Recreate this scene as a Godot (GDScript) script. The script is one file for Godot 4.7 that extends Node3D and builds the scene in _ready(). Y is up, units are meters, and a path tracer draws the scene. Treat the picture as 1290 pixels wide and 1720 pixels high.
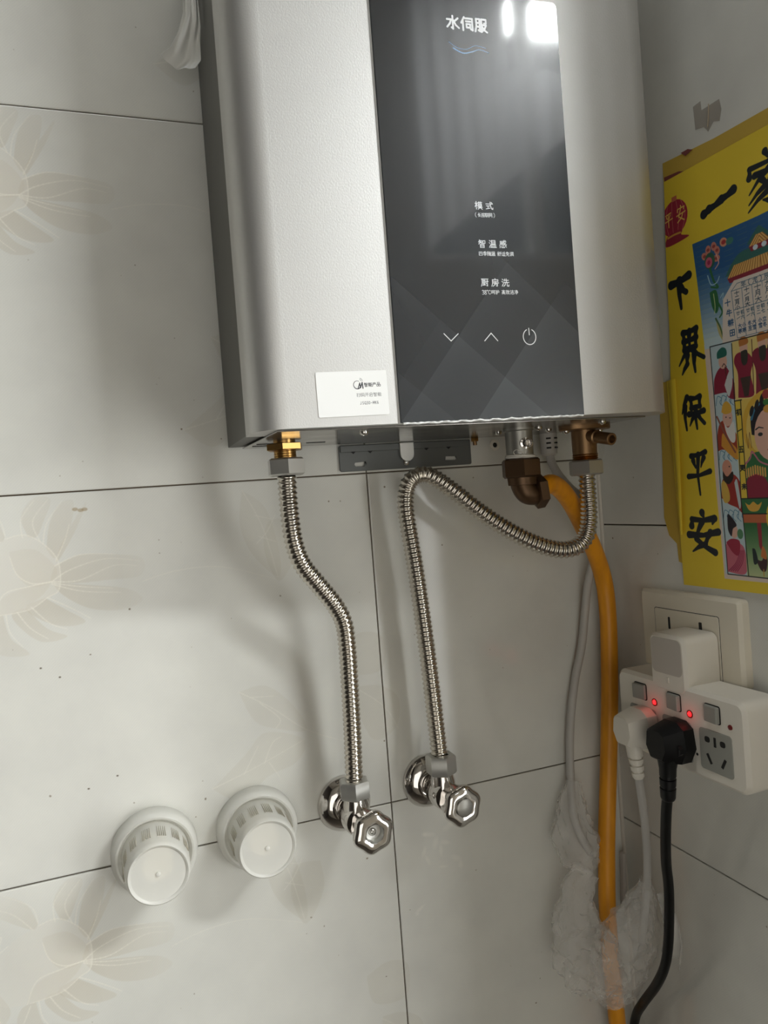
extends Node3D
# A wall-hung gas water heater in a tiled kitchen corner. Metres; the tiled back wall is the plane z = 0, the right wall x = CX.

const CX := 0.2482
const FLOOR_Y := -1.5
const CEIL_Y := 1.3
const FAR_Z := 1.3

var M := {}
var G := {}


func _ready() -> void:
	seed(7)
	setup_view()
	make_materials()
	make_glyphs()
	build_room()
	build_heater()
	build_bracket()
	build_valves_and_hoses()
	build_gas_line()
	build_pipe_caps()
	build_sockets()
	build_cables()
	build_posters()
	build_small_things()
	build_film()


func setup_view() -> void:
	var cam := Camera3D.new()
	cam.name = "camera"
	cam.fov = rad_to_deg(2.0 * atan(860.0 / 1266.954))
	cam.near = 0.01
	cam.far = 30.0
	cam.basis = Basis(Vector3(0.93441355, -0.0748835, 0.34822948), Vector3(0.07724607, 0.99698666, 0.00711622), Vector3(-0.34771304, 0.02024987, 0.93738231)).orthonormalized()
	cam.position = Vector3(-0.2243, -0.0223, 0.6417)
	add_child(cam)
	cam.current = true
	var env := Environment.new()
	env.background_mode = Environment.BG_SKY
	var sky := Sky.new()
	var sm := ProceduralSkyMaterial.new()
	sm.sky_top_color = Color(0.62, 0.72, 0.86)
	sm.sky_horizon_color = Color(0.86, 0.88, 0.9)
	sm.ground_bottom_color = Color(0.4, 0.39, 0.37)
	sm.ground_horizon_color = Color(0.6, 0.6, 0.58)
	sm.sky_energy_multiplier = 0.35
	sky.sky_material = sm
	env.sky = sky
	env.tonemap_mode = Environment.TONE_MAPPER_LINEAR
	env.tonemap_exposure = 1.24
	env.sdfgi_enabled = true
	env.ssao_enabled = true
	env.ssil_enabled = true
	var we := WorldEnvironment.new()
	we.name = "world_environment"
	we.environment = env
	add_child(we)
	# daylight: a bright strip of sky outside the high window of the far wall, behind and to the right of the camera
	daylight("window_daylight", Vector3(1.75, 1.86, FAR_Z + 0.7), Vector2(2.5, 0.8), 78.0, Color(0.985, 1.0, 1.0), Vector3(0, 0, -1))
	# added fill lights balancing the wall tones: unseen glazed door, low window, skylight
	daylight("added_door_light", Vector3(0.91, -0.40, FAR_Z + 0.018), Vector2(0.58, 1.0), 1.15, Color(0.99, 1.0, 1.0), Vector3(0, 0, -1))
	daylight("added_low_window_light", Vector3(-0.42, -0.40, FAR_Z + 0.018), Vector2(0.74, 1.0), 0.29, Color(1.0, 0.985, 0.95), Vector3(0, 0, -1))
	daylight("added_skylight_light", Vector3(-0.1, CEIL_Y + 0.018, 0.36), Vector2(0.56, 0.26), 0.36, Color(0.97, 0.99, 1.0), Vector3(0, -1, -0.01))


func daylight(called: String, at: Vector3, size: Vector2, energy: float, col: Color, towards: Vector3) -> void:
	var l := AreaLight3D.new()
	l.name = called
	l.area_size = size
	l.light_energy = energy
	l.light_color = col
	l.area_range = 8.0
	l.shadow_enabled = true
	l.basis = Basis.looking_at(towards.normalized(), Vector3.UP)
	l.position = at
	add_child(l)


# ------------------------------------------------------------------ scene tree helpers
func numbered(called: String, parent: Node) -> String:
	if not parent.has_node(called):
		return called
	var k := 1
	while parent.has_node("%s_%03d" % [called, k]):
		k += 1
	return "%s_%03d" % [called, k]


func thing(called: String, label: String, category: String, at := Vector3.ZERO, group := "") -> Node3D:
	var o := Node3D.new()
	o.name = numbered(called, self)
	add_child(o)
	o.position = at
	tag(o, label, category, group)
	return o


func tag(o: Node, label: String, category: String, group := "") -> void:
	o.set_meta("label", label)
	o.set_meta("category", category)
	if group != "":
		o.set_meta("group", group)


func part(called: String, mesh: Mesh, mat: Material, parent: Node, label := "") -> MeshInstance3D:
	var o := MeshInstance3D.new()
	o.name = numbered(called, parent)
	o.mesh = mesh
	o.material_override = mat
	parent.add_child(o)
	var up := parent
	while up != self and up is Node3D:   # shapes are given in world places; things keep their own origin
		o.position -= (up as Node3D).position
		up = up.get_parent()
	if label != "":
		o.set_meta("label", label)
	return o


func struct(called: String, mesh: Mesh, mat: Material) -> MeshInstance3D:
	var o := part(called, mesh, mat, self)
	o.set_meta("kind", "structure")
	return o


# ------------------------------------------------------------------ mesh builder
class MB:
	var st := SurfaceTool.new()

	func _init() -> void:
		st.begin(Mesh.PRIMITIVE_TRIANGLES)

	func vert(p: Vector3, n: Vector3, uv: Vector2) -> void:
		st.set_normal(n)
		st.set_uv(uv)
		st.add_vertex(p)

	func tri(a: Vector3, b: Vector3, c: Vector3, na: Vector3, nb: Vector3, nc: Vector3, ua := Vector2.ZERO, ub := Vector2.ZERO, uc := Vector2.ZERO) -> void:
		var g := (b - a).cross(c - a)
		if g.length_squared() < 1e-18:
			return
		vert(a, na, ua)
		if g.dot(na + nb + nc) > 0.0:
			vert(c, nc, uc)
			vert(b, nb, ub)
		else:
			vert(b, nb, ub)
			vert(c, nc, uc)

	func quad(p: Array, n: Array, uv: Array) -> void:
		tri(p[0], p[1], p[2], n[0], n[1], n[2], uv[0], uv[1], uv[2])
		tri(p[0], p[2], p[3], n[0], n[2], n[3], uv[0], uv[2], uv[3])

	func flat(a: Vector3, b: Vector3, c: Vector3, d: Vector3, n: Vector3, ua := Vector2(0, 1), ub := Vector2(1, 1), uc := Vector2(1, 0), ud := Vector2(0, 0)) -> void:
		quad([a, b, c, d], [n, n, n, n], [ua, ub, uc, ud])

	func done() -> ArrayMesh:
		return st.commit()

	# a profile of (radius, height) turned round the y axis of t; facets > 0 keeps each side flat
	func lathe(t: Transform3D, prof: Array, segs: int, faceted := false, lobes := 0, lobe_depth := 0.0) -> MB:
		var nseg := prof.size() - 1
		var pn := []
		for i in nseg:
			var d: Vector2 = prof[i + 1] - prof[i]
			pn.append(Vector2(d.y, -d.x).normalized())
		for i in nseg:
			var n0: Vector2 = pn[i]
			var n1: Vector2 = pn[i]
			if i > 0 and n0.dot(pn[i - 1]) > 0.72:
				n0 = (n0 + pn[i - 1]).normalized()
			if i < nseg - 1 and n1.dot(pn[i + 1]) > 0.72:
				n1 = (n1 + pn[i + 1]).normalized()
			for k in segs:
				var a0 := TAU * k / segs
				var a1 := TAU * (k + 1) / segs
				var am := (a0 + a1) * 0.5
				var ps := []
				var ns := []
				for q in [[a0, i, n0], [a1, i, n0], [a1, i + 1, n1], [a0, i + 1, n1]]:
					var a: float = q[0]
					var pr: Vector2 = prof[q[1]]
					var f := 1.0 + lobe_depth * cos(lobes * a) if lobes > 0 else 1.0
					var dn: Vector2 = q[2]
					var na := am if faceted else a
					var dr := -lobe_depth * lobes * sin(lobes * a) if lobes > 0 else 0.0
					ps.append(t * Vector3(cos(a) * pr.x * f, pr.y, sin(a) * pr.x * f))
					var radial := Vector3(cos(na), 0, sin(na)) - Vector3(-sin(na), 0, cos(na)) * dr
					ns.append((t.basis * (radial * dn.x + Vector3(0, dn.y, 0))).normalized())
				quad(ps, ns, [Vector2.ZERO, Vector2.ZERO, Vector2.ZERO, Vector2.ZERO])
		return self

	# a box with rounded edges
	func rbox(t: Transform3D, size: Vector3, r: float, seg := 3) -> MB:
		var h := size * 0.5
		var inner := h - Vector3(r, r, r)
		for ax in 3:
			for s in [-1.0, 1.0]:
				var u := (ax + 1) % 3
				var w := (ax + 2) % 3
				var cu := coords(h[u], r, seg)
				var cw := coords(h[w], r, seg)
				for i in cu.size() - 1:
					for j in cw.size() - 1:
						var ps := []
						var ns := []
						var us := []
						for q in [[i, j], [i + 1, j], [i + 1, j + 1], [i, j + 1]]:
							var p := Vector3.ZERO
							p[ax] = s * h[ax]
							p[u] = cu[q[0]]
							p[w] = cw[q[1]]
							var c := Vector3(clampf(p.x, -inner.x, inner.x), clampf(p.y, -inner.y, inner.y), clampf(p.z, -inner.z, inner.z))
							var n := (p - c).normalized()
							ps.append(t * (c + n * r))
							ns.append((t.basis * n).normalized())
							us.append(Vector2(p[u] / size[u] + 0.5, p[w] / size[w] + 0.5))
						quad(ps, ns, us)
		return self

	func coords(h: float, r: float, seg: int) -> Array:
		var out := []
		for i in seg + 1:
			out.append(-(h - r) - r * tan(PI / 4 * (1.0 - float(i) / seg)))
		for i in seg + 1:
			out.append((h - r) + r * tan(PI / 4 * (float(i) / seg)))
		return out

	# a 2D outline (x, y of t) pushed out along z of t from 0 to depth, with a bevelled front rim; holes are outlines too
	func extrude(t: Transform3D, poly: PackedVector2Array, depth: float, bevel := 0.0, holes := [], uv_rect := Rect2(0, 0, 1, 1)) -> MB:
		if Geometry2D.is_polygon_clockwise(poly):
			poly.reverse()
		var front := inset(poly, bevel)
		rim(t, poly, 0.0, depth - bevel, poly)
		if bevel > 0.0:
			rim(t, poly, depth - bevel, depth, front)
		var cap := front.duplicate()
		var back := poly.duplicate()
		for hole in holes:
			var ho: PackedVector2Array = hole
			if not Geometry2D.is_polygon_clockwise(ho):
				ho.reverse()
			rim(t, ho, 0.0, depth, ho)
			cap = keyhole(cap, ho)
			back = keyhole(back, ho)
		face(t, cap, depth, 1.0, uv_rect)
		face(t, back, 0.0, -1.0, uv_rect)
		return self

	func keyhole(outer: PackedVector2Array, hole: PackedVector2Array) -> PackedVector2Array:
		var bi := 0
		var bj := 0
		var best := 1e9
		for i in outer.size():
			for j in hole.size():
				var d := outer[i].distance_squared_to(hole[j])
				if d < best:
					best = d
					bi = i
					bj = j
		var out := PackedVector2Array()
		for i in bi + 1:
			out.append(outer[i])
		for j in hole.size() + 1:
			out.append(hole[(bj + j) % hole.size()] + (Vector2(1e-7, 1e-7) if j == hole.size() else Vector2.ZERO))
		for i in range(bi, outer.size()):
			out.append(outer[i] + (Vector2(1e-7, 1e-7) if i == bi else Vector2.ZERO))
		return out

	func face(t: Transform3D, poly: PackedVector2Array, z: float, s: float, uv_rect: Rect2) -> void:
		var idx := Geometry2D.triangulate_polygon(poly)
		var n := (t.basis * Vector3(0, 0, s)).normalized()
		for k in range(0, idx.size(), 3):
			var p := []
			var uv := []
			for m in 3:
				var q := poly[idx[k + m]]
				p.append(t * Vector3(q.x, q.y, z))
				uv.append(Vector2((q.x - uv_rect.position.x) / uv_rect.size.x, 1.0 - (q.y - uv_rect.position.y) / uv_rect.size.y))
			tri(p[0], p[1], p[2], n, n, n, uv[0], uv[1], uv[2])

	func inset(poly: PackedVector2Array, by: float) -> PackedVector2Array:
		var out := PackedVector2Array()
		var n := poly.size()
		for i in n:
			var d0 := (poly[i] - poly[(i + n - 1) % n]).normalized()
			var d1 := (poly[(i + 1) % n] - poly[i]).normalized()
			var m := (Vector2(-d0.y, d0.x) + Vector2(-d1.y, d1.x)).normalized()
			out.append(poly[i] + m * by / maxf(0.4, m.dot(Vector2(-d1.y, d1.x))))
		return out

	func rim(t: Transform3D, a: PackedVector2Array, z0: float, z1: float, b: PackedVector2Array) -> void:
		var n := a.size()
		var dz := (a[0] - b[0]).length()
		var en := []
		for i in n:
			var d := (a[(i + 1) % n] - a[i]).normalized()
			en.append(Vector2(d.y, -d.x))
		for i in n:
			var j := (i + 1) % n
			var e: Vector2 = en[i]
			var n0 := e
			var n1 := e
			if e.dot(en[(i + n - 1) % n]) > 0.8:
				n0 = (e + en[(i + n - 1) % n]).normalized()
			if e.dot(en[j]) > 0.8:
				n1 = (e + en[j]).normalized()
			var lift := 1.0 if dz > 1e-9 else 0.0
			var m0 := (t.basis * Vector3(n0.x, n0.y, lift)).normalized()
			var m1 := (t.basis * Vector3(n1.x, n1.y, lift)).normalized()
			quad([t * Vector3(a[i].x, a[i].y, z0), t * Vector3(a[j].x, a[j].y, z0), t * Vector3(b[j].x, b[j].y, z1), t * Vector3(b[i].x, b[i].y, z1)], [m0, m1, m1, m0], [Vector2.ZERO, Vector2.ZERO, Vector2.ZERO, Vector2.ZERO])

	# a slab from z = 0 to depth with rectangular openings
	func pierced(t: Transform3D, r: Array, depth: float, openings: Array) -> MB:
		var xs := [r[0], r[2]]
		var ys := [r[1], r[3]]
		for q in openings:
			xs.append_array([q[0], q[2]])
			ys.append_array([q[1], q[3]])
		xs.sort()
		ys.sort()
		var solid := func(i: int, j: int) -> bool:
			if i < 0 or j < 0 or i >= xs.size() - 1 or j >= ys.size() - 1:
				return false
			var cx: float = (xs[i] + xs[i + 1]) * 0.5
			var cy: float = (ys[j] + ys[j + 1]) * 0.5
			for q in openings:
				if cx > q[0] and cx < q[2] and cy > q[1] and cy < q[3]:
					return false
			return true
		for i in xs.size() - 1:
			for j in ys.size() - 1:
				if not solid.call(i, j):
					continue
				var c := [Vector2(xs[i], ys[j]), Vector2(xs[i + 1], ys[j]), Vector2(xs[i + 1], ys[j + 1]), Vector2(xs[i], ys[j + 1])]
				for z in [0.0, depth]:
					var n := t.basis * Vector3(0, 0, -1.0 if z == 0.0 else 1.0)
					flat(t * Vector3(c[0].x, c[0].y, z), t * Vector3(c[1].x, c[1].y, z), t * Vector3(c[2].x, c[2].y, z), t * Vector3(c[3].x, c[3].y, z), n)
				var by := [[0, -1], [1, 0], [0, 1], [-1, 0]]
				for k in 4:
					if not solid.call(i + by[k][0], j + by[k][1]):
						var a: Vector2 = c[k]
						var b: Vector2 = c[(k + 1) % 4]
						flat(t * Vector3(a.x, a.y, 0), t * Vector3(b.x, b.y, 0), t * Vector3(b.x, b.y, depth), t * Vector3(a.x, a.y, depth), t.basis * Vector3(by[k][0], by[k][1], 0))
		return self

	# a tube along points; radius is a Callable(distance along, angle) -> metres
	func tube(pts: Array, radius: Callable, segs := 16, step := 0.002, capped := true) -> MB:
		var line := MB.smooth(pts, step)
		var n := line.size()
		var up := Vector3(0.13, 0.2, 0.97).normalized()
		var rings := []
		var s := 0.0
		for i in n:
			var d: Vector3 = (line[mini(i + 1, n - 1)] - line[maxi(i - 1, 0)]).normalized()
			up = (up - d * up.dot(d)).normalized()
			var side := d.cross(up)
			if i > 0:
				s += (line[i] - line[i - 1]).length()
			var ring := PackedVector3Array()
			for k in segs:
				var a := TAU * k / segs
				ring.append(line[i] + (up * cos(a) + side * sin(a)) * float(radius.call(s, a)))
			rings.append(ring)
		var norms := []
		for i in n:
			var nr := PackedVector3Array()
			for k in segs:
				var du: Vector3 = rings[i][(k + 1) % segs] - rings[i][(k + segs - 1) % segs]
				var dv: Vector3 = rings[mini(i + 1, n - 1)][k] - rings[maxi(i - 1, 0)][k]
				var nn := du.cross(dv).normalized()
				if nn.dot(rings[i][k] - line[i]) < 0.0:
					nn = -nn
				nr.append(nn)
			norms.append(nr)
		for i in n - 1:
			for k in segs:
				var m := (k + 1) % segs
				quad([rings[i][k], rings[i][m], rings[i + 1][m], rings[i + 1][k]], [norms[i][k], norms[i][m], norms[i + 1][m], norms[i + 1][k]], [Vector2(0, 0), Vector2(1, 0), Vector2(1, 1), Vector2(0, 1)])
		if capped:
			for e in [[0, 1], [n - 1, n - 2]]:
				var nn: Vector3 = (line[e[0]] - line[e[1]]).normalized()
				for k in segs:
					tri(line[e[0]], rings[e[0]][k], rings[e[0]][(k + 1) % segs], nn, nn, nn)
		return self

	static func smooth(pts: Array, step: float) -> Array:
		var dense := [pts[0]]
		for i in pts.size() - 1:
			var p0: Vector3 = pts[maxi(i - 1, 0)]
			var p3: Vector3 = pts[mini(i + 2, pts.size() - 1)]
			for k in range(1, 13):
				dense.append((pts[i] as Vector3).cubic_interpolate(pts[i + 1], p0, p3, k / 12.0))
		var total := 0.0
		for i in dense.size() - 1:
			total += (dense[i + 1] - dense[i]).length()
		var count := maxi(2, int(total / step))
		var out := [dense[0]]
		var want := total / count
		var gone := 0.0
		for i in dense.size() - 1:
			var l: float = (dense[i + 1] - dense[i]).length()
			while gone + l >= want * out.size() and out.size() < count:
				out.append((dense[i] as Vector3).lerp(dense[i + 1], (want * out.size() - gone) / l))
			gone += l
		out.append(dense[dense.size() - 1])
		return out

	# a thin sheet: f(u, v) gives the front, the back lies thick behind it
	func sheet(f: Callable, nu: int, nv: int, thick: float, facing: Vector3) -> MB:
		var p := []
		var nm := []
		for i in nu + 1:
			for j in nv + 1:
				p.append(f.call(float(i) / nu, float(j) / nv))
		var w := nv + 1
		for i in nu + 1:
			for j in nv + 1:
				var du: Vector3 = p[mini(i + 1, nu) * w + j] - p[maxi(i - 1, 0) * w + j]
				var dv: Vector3 = p[i * w + mini(j + 1, nv)] - p[i * w + maxi(j - 1, 0)]
				var n := du.cross(dv).normalized()
				nm.append(n if n.dot(facing) > 0.0 else -n)
		for i in nu:
			for j in nv:
				var q := [i * w + j, (i + 1) * w + j, (i + 1) * w + j + 1, i * w + j + 1]
				var uv := []
				for k in [[i, j], [i + 1, j], [i + 1, j + 1], [i, j + 1]]:
					uv.append(Vector2(float(k[0]) / nu, float(k[1]) / nv))
				quad(q.map(func(k): return p[k]), q.map(func(k): return nm[k]), uv)
				quad(q.map(func(k): return p[k] - nm[k] * thick), q.map(func(k): return -nm[k]), uv)
		for i in nu:
			for j in [0, nv]:
				edge(p, nm, i * w + j, (i + 1) * w + j, thick, Vector2(float(i) / nu, float(j) / nv))
		for j in nv:
			for i in [0, nu]:
				edge(p, nm, i * w + j, i * w + j + 1, thick, Vector2(float(i) / nu, float(j) / nv))
		return self

	func edge(p: Array, nm: Array, a: int, b: int, thick: float, uv: Vector2) -> void:
		var n: Vector3 = (p[b] - p[a]).cross(nm[a]).normalized()
		quad([p[a], p[b], p[b] - nm[b] * thick, p[a] - nm[a] * thick], [n, n, n, n], [uv, uv, uv, uv])


func at(p: Vector3, axis := Vector3.UP, turn := 0.0) -> Transform3D:
	# a place whose y axis points along axis
	var y := axis.normalized()
	var x := Vector3(0, 0, 1).cross(y) if absf(y.z) < 0.9 else Vector3(0, 1, 0).cross(y)
	x = x.normalized().rotated(y, turn)
	return Transform3D(Basis(x, y, x.cross(y)), p)


func box(a: Vector3, b: Vector3, r := 0.0015, seg := 2) -> ArrayMesh:
	var size := (b - a).abs()
	return MB.new().rbox(Transform3D(Basis(), (a + b) * 0.5), size, minf(r, minf(size.x, minf(size.y, size.z)) * 0.49), seg).done()


func hex(p: Vector3, axis: Vector3, r: float, h: float, turn := 0.0) -> ArrayMesh:
	return MB.new().lathe(at(p, axis, turn), [Vector2(r * 0.55, 0), Vector2(r * 0.9, 0), Vector2(r, h * 0.1), Vector2(r, h * 0.9), Vector2(r * 0.9, h), Vector2(r * 0.55, h)], 6, true).done()


func turned(p: Vector3, axis: Vector3, prof: Array, segs := 40) -> ArrayMesh:
	return MB.new().lathe(at(p, axis), prof, segs).done()


func thread(p: Vector3, axis: Vector3, r: float, h: float, turns: int) -> ArrayMesh:
	var prof := [Vector2(r * 0.5, 0), Vector2(r * 0.88, 0)]
	for i in turns:
		var y0 := h * i / turns
		prof.append(Vector2(r, y0 + h / turns * 0.5))
		prof.append(Vector2(r * 0.88, y0 + h / turns))
	prof.append(Vector2(r * 0.5, h))
	return turned(p, axis, prof)


func round_rect(x0: float, y0: float, x1: float, y1: float, r: float, seg := 5) -> PackedVector2Array:
	var out := PackedVector2Array()
	for c in [[x1 - r, y0 + r, -PI / 2], [x1 - r, y1 - r, 0.0], [x0 + r, y1 - r, PI / 2], [x0 + r, y0 + r, PI]]:
		for k in seg + 1:
			var a: float = c[2] + PI / 2 * k / seg
			out.append(Vector2(c[0] + cos(a) * r, c[1] + sin(a) * r))
	return out


func top_round(x0: float, y0: float, x1: float, y1: float, r: float) -> PackedVector2Array:
	var out := PackedVector2Array([Vector2(x0, y0), Vector2(x1, y0)])
	for c in [[x1 - r, 0.0], [x0 + r, PI / 2]]:
		for k in 7:
			var a: float = c[1] + PI / 2 * k / 6
			out.append(Vector2(c[0] + cos(a) * r, y1 - r + sin(a) * r))
	return out


func screw_head(p: Vector3, axis: Vector3, r: float) -> ArrayMesh:
	var m := MB.new()
	var t := at(p, axis)
	m.lathe(t, [Vector2(r, 0), Vector2(r, r * 0.25), Vector2(r * 0.8, r * 0.6), Vector2(r * 0.4, r * 0.78), Vector2(r * 0.3, r * 0.45), Vector2(0.00001, r * 0.4)], 20)
	for k in 2:
		m.rbox(t * Transform3D(Basis(Vector3.UP, PI / 2 * k + 0.4), Vector3(0, r * 0.66, 0)), Vector3(r * 1.0, r * 0.12, r * 0.22), r * 0.05, 1)
	return m.done()


# ------------------------------------------------------------------ painting of flat print
class Canvas:
	var w: int
	var h: int
	var s: float
	var d := PackedByteArray()

	func _init(wide: float, high: float, scale: float, c: Color) -> void:
		s = scale
		w = int(wide * scale)
		h = int(high * scale)
		var im := Image.create_empty(w, h, false, Image.FORMAT_RGB8)
		im.fill(c)
		d = im.get_data()

	func px(x: int, y: int, c: Color, a: float) -> void:
		if x < 0 or y < 0 or x >= w or y >= h or a <= 0.0:
			return
		var k := (y * w + x) * 3
		a = minf(a, 1.0)
		d[k] = int(lerpf(d[k], c.r8, a) + 0.5)
		d[k + 1] = int(lerpf(d[k + 1], c.g8, a) + 0.5)
		d[k + 2] = int(lerpf(d[k + 2], c.b8, a) + 0.5)

	# fade: Vector3(x, y, reach) lets the paint thin out away from a point
	func poly(pts: Array, c: Color, alpha := 1.0, fade := Vector3.ZERO) -> void:
		var lo := 1e9
		var hi := -1e9
		for p in pts:
			lo = minf(lo, p.y * s)
			hi = maxf(hi, p.y * s)
		for y in range(maxi(0, int(lo)), mini(h - 1, int(hi) + 1) + 1):
			var cov := {}
			for sub in 3:
				var yy := y + (sub + 0.5) / 3.0
				var xs := []
				for i in pts.size():
					var a: Vector2 = pts[i] * s
					var b: Vector2 = pts[(i + 1) % pts.size()] * s
					if (a.y <= yy) != (b.y <= yy):
						xs.append(a.x + (yy - a.y) / (b.y - a.y) * (b.x - a.x))
				xs.sort()
				for k in range(0, xs.size() - 1, 2):
					var x0: float = maxf(xs[k], 0.0)
					var x1: float = minf(xs[k + 1], w)
					for x in range(int(x0), mini(w, int(ceil(x1)))):
						cov[x] = cov.get(x, 0.0) + maxf(0.0, minf(x1, x + 1.0) - maxf(x0, x)) / 3.0
			for x in cov:
				var f := 1.0
				if fade.z > 0.0:
					f = clampf(1.0 - Vector2(x / s - fade.x, y / s - fade.y).length() / fade.z, 0.0, 1.0)
				px(x, y, c, cov[x] * alpha * f)

	func stroke(pts: Array, w0: float, w1: float, c: Color, alpha := 1.0, fade := Vector3.ZERO) -> void:
		var n := pts.size() - 1
		for i in n:
			var a: Vector2 = pts[i] * s
			var b: Vector2 = pts[i + 1] * s
			var ra := lerpf(w0, w1, float(i) / n) * 0.5 * s
			var rb := lerpf(w0, w1, float(i + 1) / n) * 0.5 * s
			var r := maxf(ra, rb) + 1.0
			var ab := b - a
			var l2 := maxf(ab.length_squared(), 1e-9)
			for y in range(maxi(0, int(minf(a.y, b.y) - r)), mini(h, int(maxf(a.y, b.y) + r) + 2)):
				for x in range(maxi(0, int(minf(a.x, b.x) - r)), mini(w, int(maxf(a.x, b.x) + r) + 2)):
					var q := Vector2(x + 0.5, y + 0.5)
					var k := clampf((q - a).dot(ab) / l2, 0.0, 1.0)
					var v := lerpf(ra, rb, k) - (q - a - ab * k).length() + 0.5
					if v > 0.0:
						var f := 1.0
						if fade.z > 0.0:
							f = clampf(1.0 - Vector2(x / s - fade.x, y / s - fade.y).length() / fade.z, 0.0, 1.0)
						px(x, y, c, minf(v, 1.0) * alpha * f)

	func curve(pts: Array, w0: float, w1: float, c: Color, alpha := 1.0, fade := Vector3.ZERO) -> void:
		stroke(bend(pts), w0, w1, c, alpha, fade)

	func blob(pts: Array, c: Color, alpha := 1.0, fade := Vector3.ZERO) -> void:
		poly(bend(pts + [pts[0]]), c, alpha, fade)

	func bend(pts: Array) -> Array:
		var out := [pts[0]]
		for i in pts.size() - 1:
			var p0: Vector2 = pts[maxi(i - 1, 0)]
			var p3: Vector2 = pts[mini(i + 2, pts.size() - 1)]
			for k in range(1, 7):
				out.append((pts[i] as Vector2).cubic_interpolate(pts[i + 1], p0, p3, k / 6.0))
		return out

	func oval(x: float, y: float, rx: float, ry: float, c: Color, alpha := 1.0, turn := 0.0) -> void:
		var pts := []
		for k in 24:
			var a := TAU * k / 24
			pts.append(Vector2(x, y) + Vector2(cos(a) * rx, sin(a) * ry).rotated(turn))
		poly(pts, c, alpha)

	func rect(x0: float, y0: float, x1: float, y1: float, c: Color, alpha := 1.0) -> void:
		poly([Vector2(x0, y0), Vector2(x1, y0), Vector2(x1, y1), Vector2(x0, y1)], c, alpha)

	func ramp(x0: float, y0: float, x1: float, y1: float, c0: Color, c1: Color) -> void:
		for y in range(int(y0 * s), mini(h, int(y1 * s))):
			for x in range(maxi(0, int(x0 * s)), mini(w, int(x1 * s))):
				px(x, y, c0.lerp(c1, (y / s - y0) / (y1 - y0)), 1.0)

	func mirror() -> void:
		for y in h:
			for x in w / 2:
				for k in 3:
					d[(y * w + w - 1 - x) * 3 + k] = d[(y * w + x) * 3 + k]

	func texture() -> ImageTexture:
		return ImageTexture.create_from_image(Image.create_from_data(w, h, false, Image.FORMAT_RGB8, d))


func V(x: float, y: float) -> Vector2:
	return Vector2(x, y)


# one written character from its pen strokes, on a grid of 100 by 100
func write(cv: Canvas, ch: String, x: float, y: float, size: float, wide: float, c: Color, brush := false, squeeze := 1.0) -> void:
	if not G.has(ch):
		return
	for st in (G[ch] as String).split(";"):
		var pts := []
		for p in st.split(" ", false):
			var q := p.split(",")
			pts.append(Vector2(x + float(q[0]) / 100.0 * size * squeeze, y + float(q[1]) / 100.0 * size))
		if not brush:
			cv.stroke(pts, wide, wide, c)
			continue
		# a brush sets down heavy, runs thinner and lifts off in a point on falling strokes
		var n := pts.size()
		for i in n - 1:
			var d: Vector2 = pts[i + 1] - pts[i]
			var w0 := wide * (1.4 if i == 0 else 1.15)
			var w1 := wide * (1.35 if absf(d.x) > absf(d.y) * 1.5 else 0.9)
			if i == n - 2 and d.x < -absf(d.y) * 0.3:
				w1 = wide * 0.3
			elif i == n - 2 and d.y > absf(d.x) * 2.0:
				w1 = wide * 0.55
			var mid: Vector2 = (pts[i] + pts[i + 1]) * 0.5 + Vector2(-d.y, d.x) * 0.05
			cv.stroke(cv.bend([pts[i], mid]), w0, wide * 0.85, c)
			cv.stroke(cv.bend([mid, pts[i + 1]]), wide * 0.85, w1, c)


func line_of(cv: Canvas, text: String, x: float, y: float, size: float, pitch: float, wide: float, c: Color, squeeze := 1.0) -> void:
	for ch in text:
		if ch != " ":
			write(cv, ch, x, y, size, wide, c, false, squeeze)
			x += pitch
		else:
			x += pitch * 0.45


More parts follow.
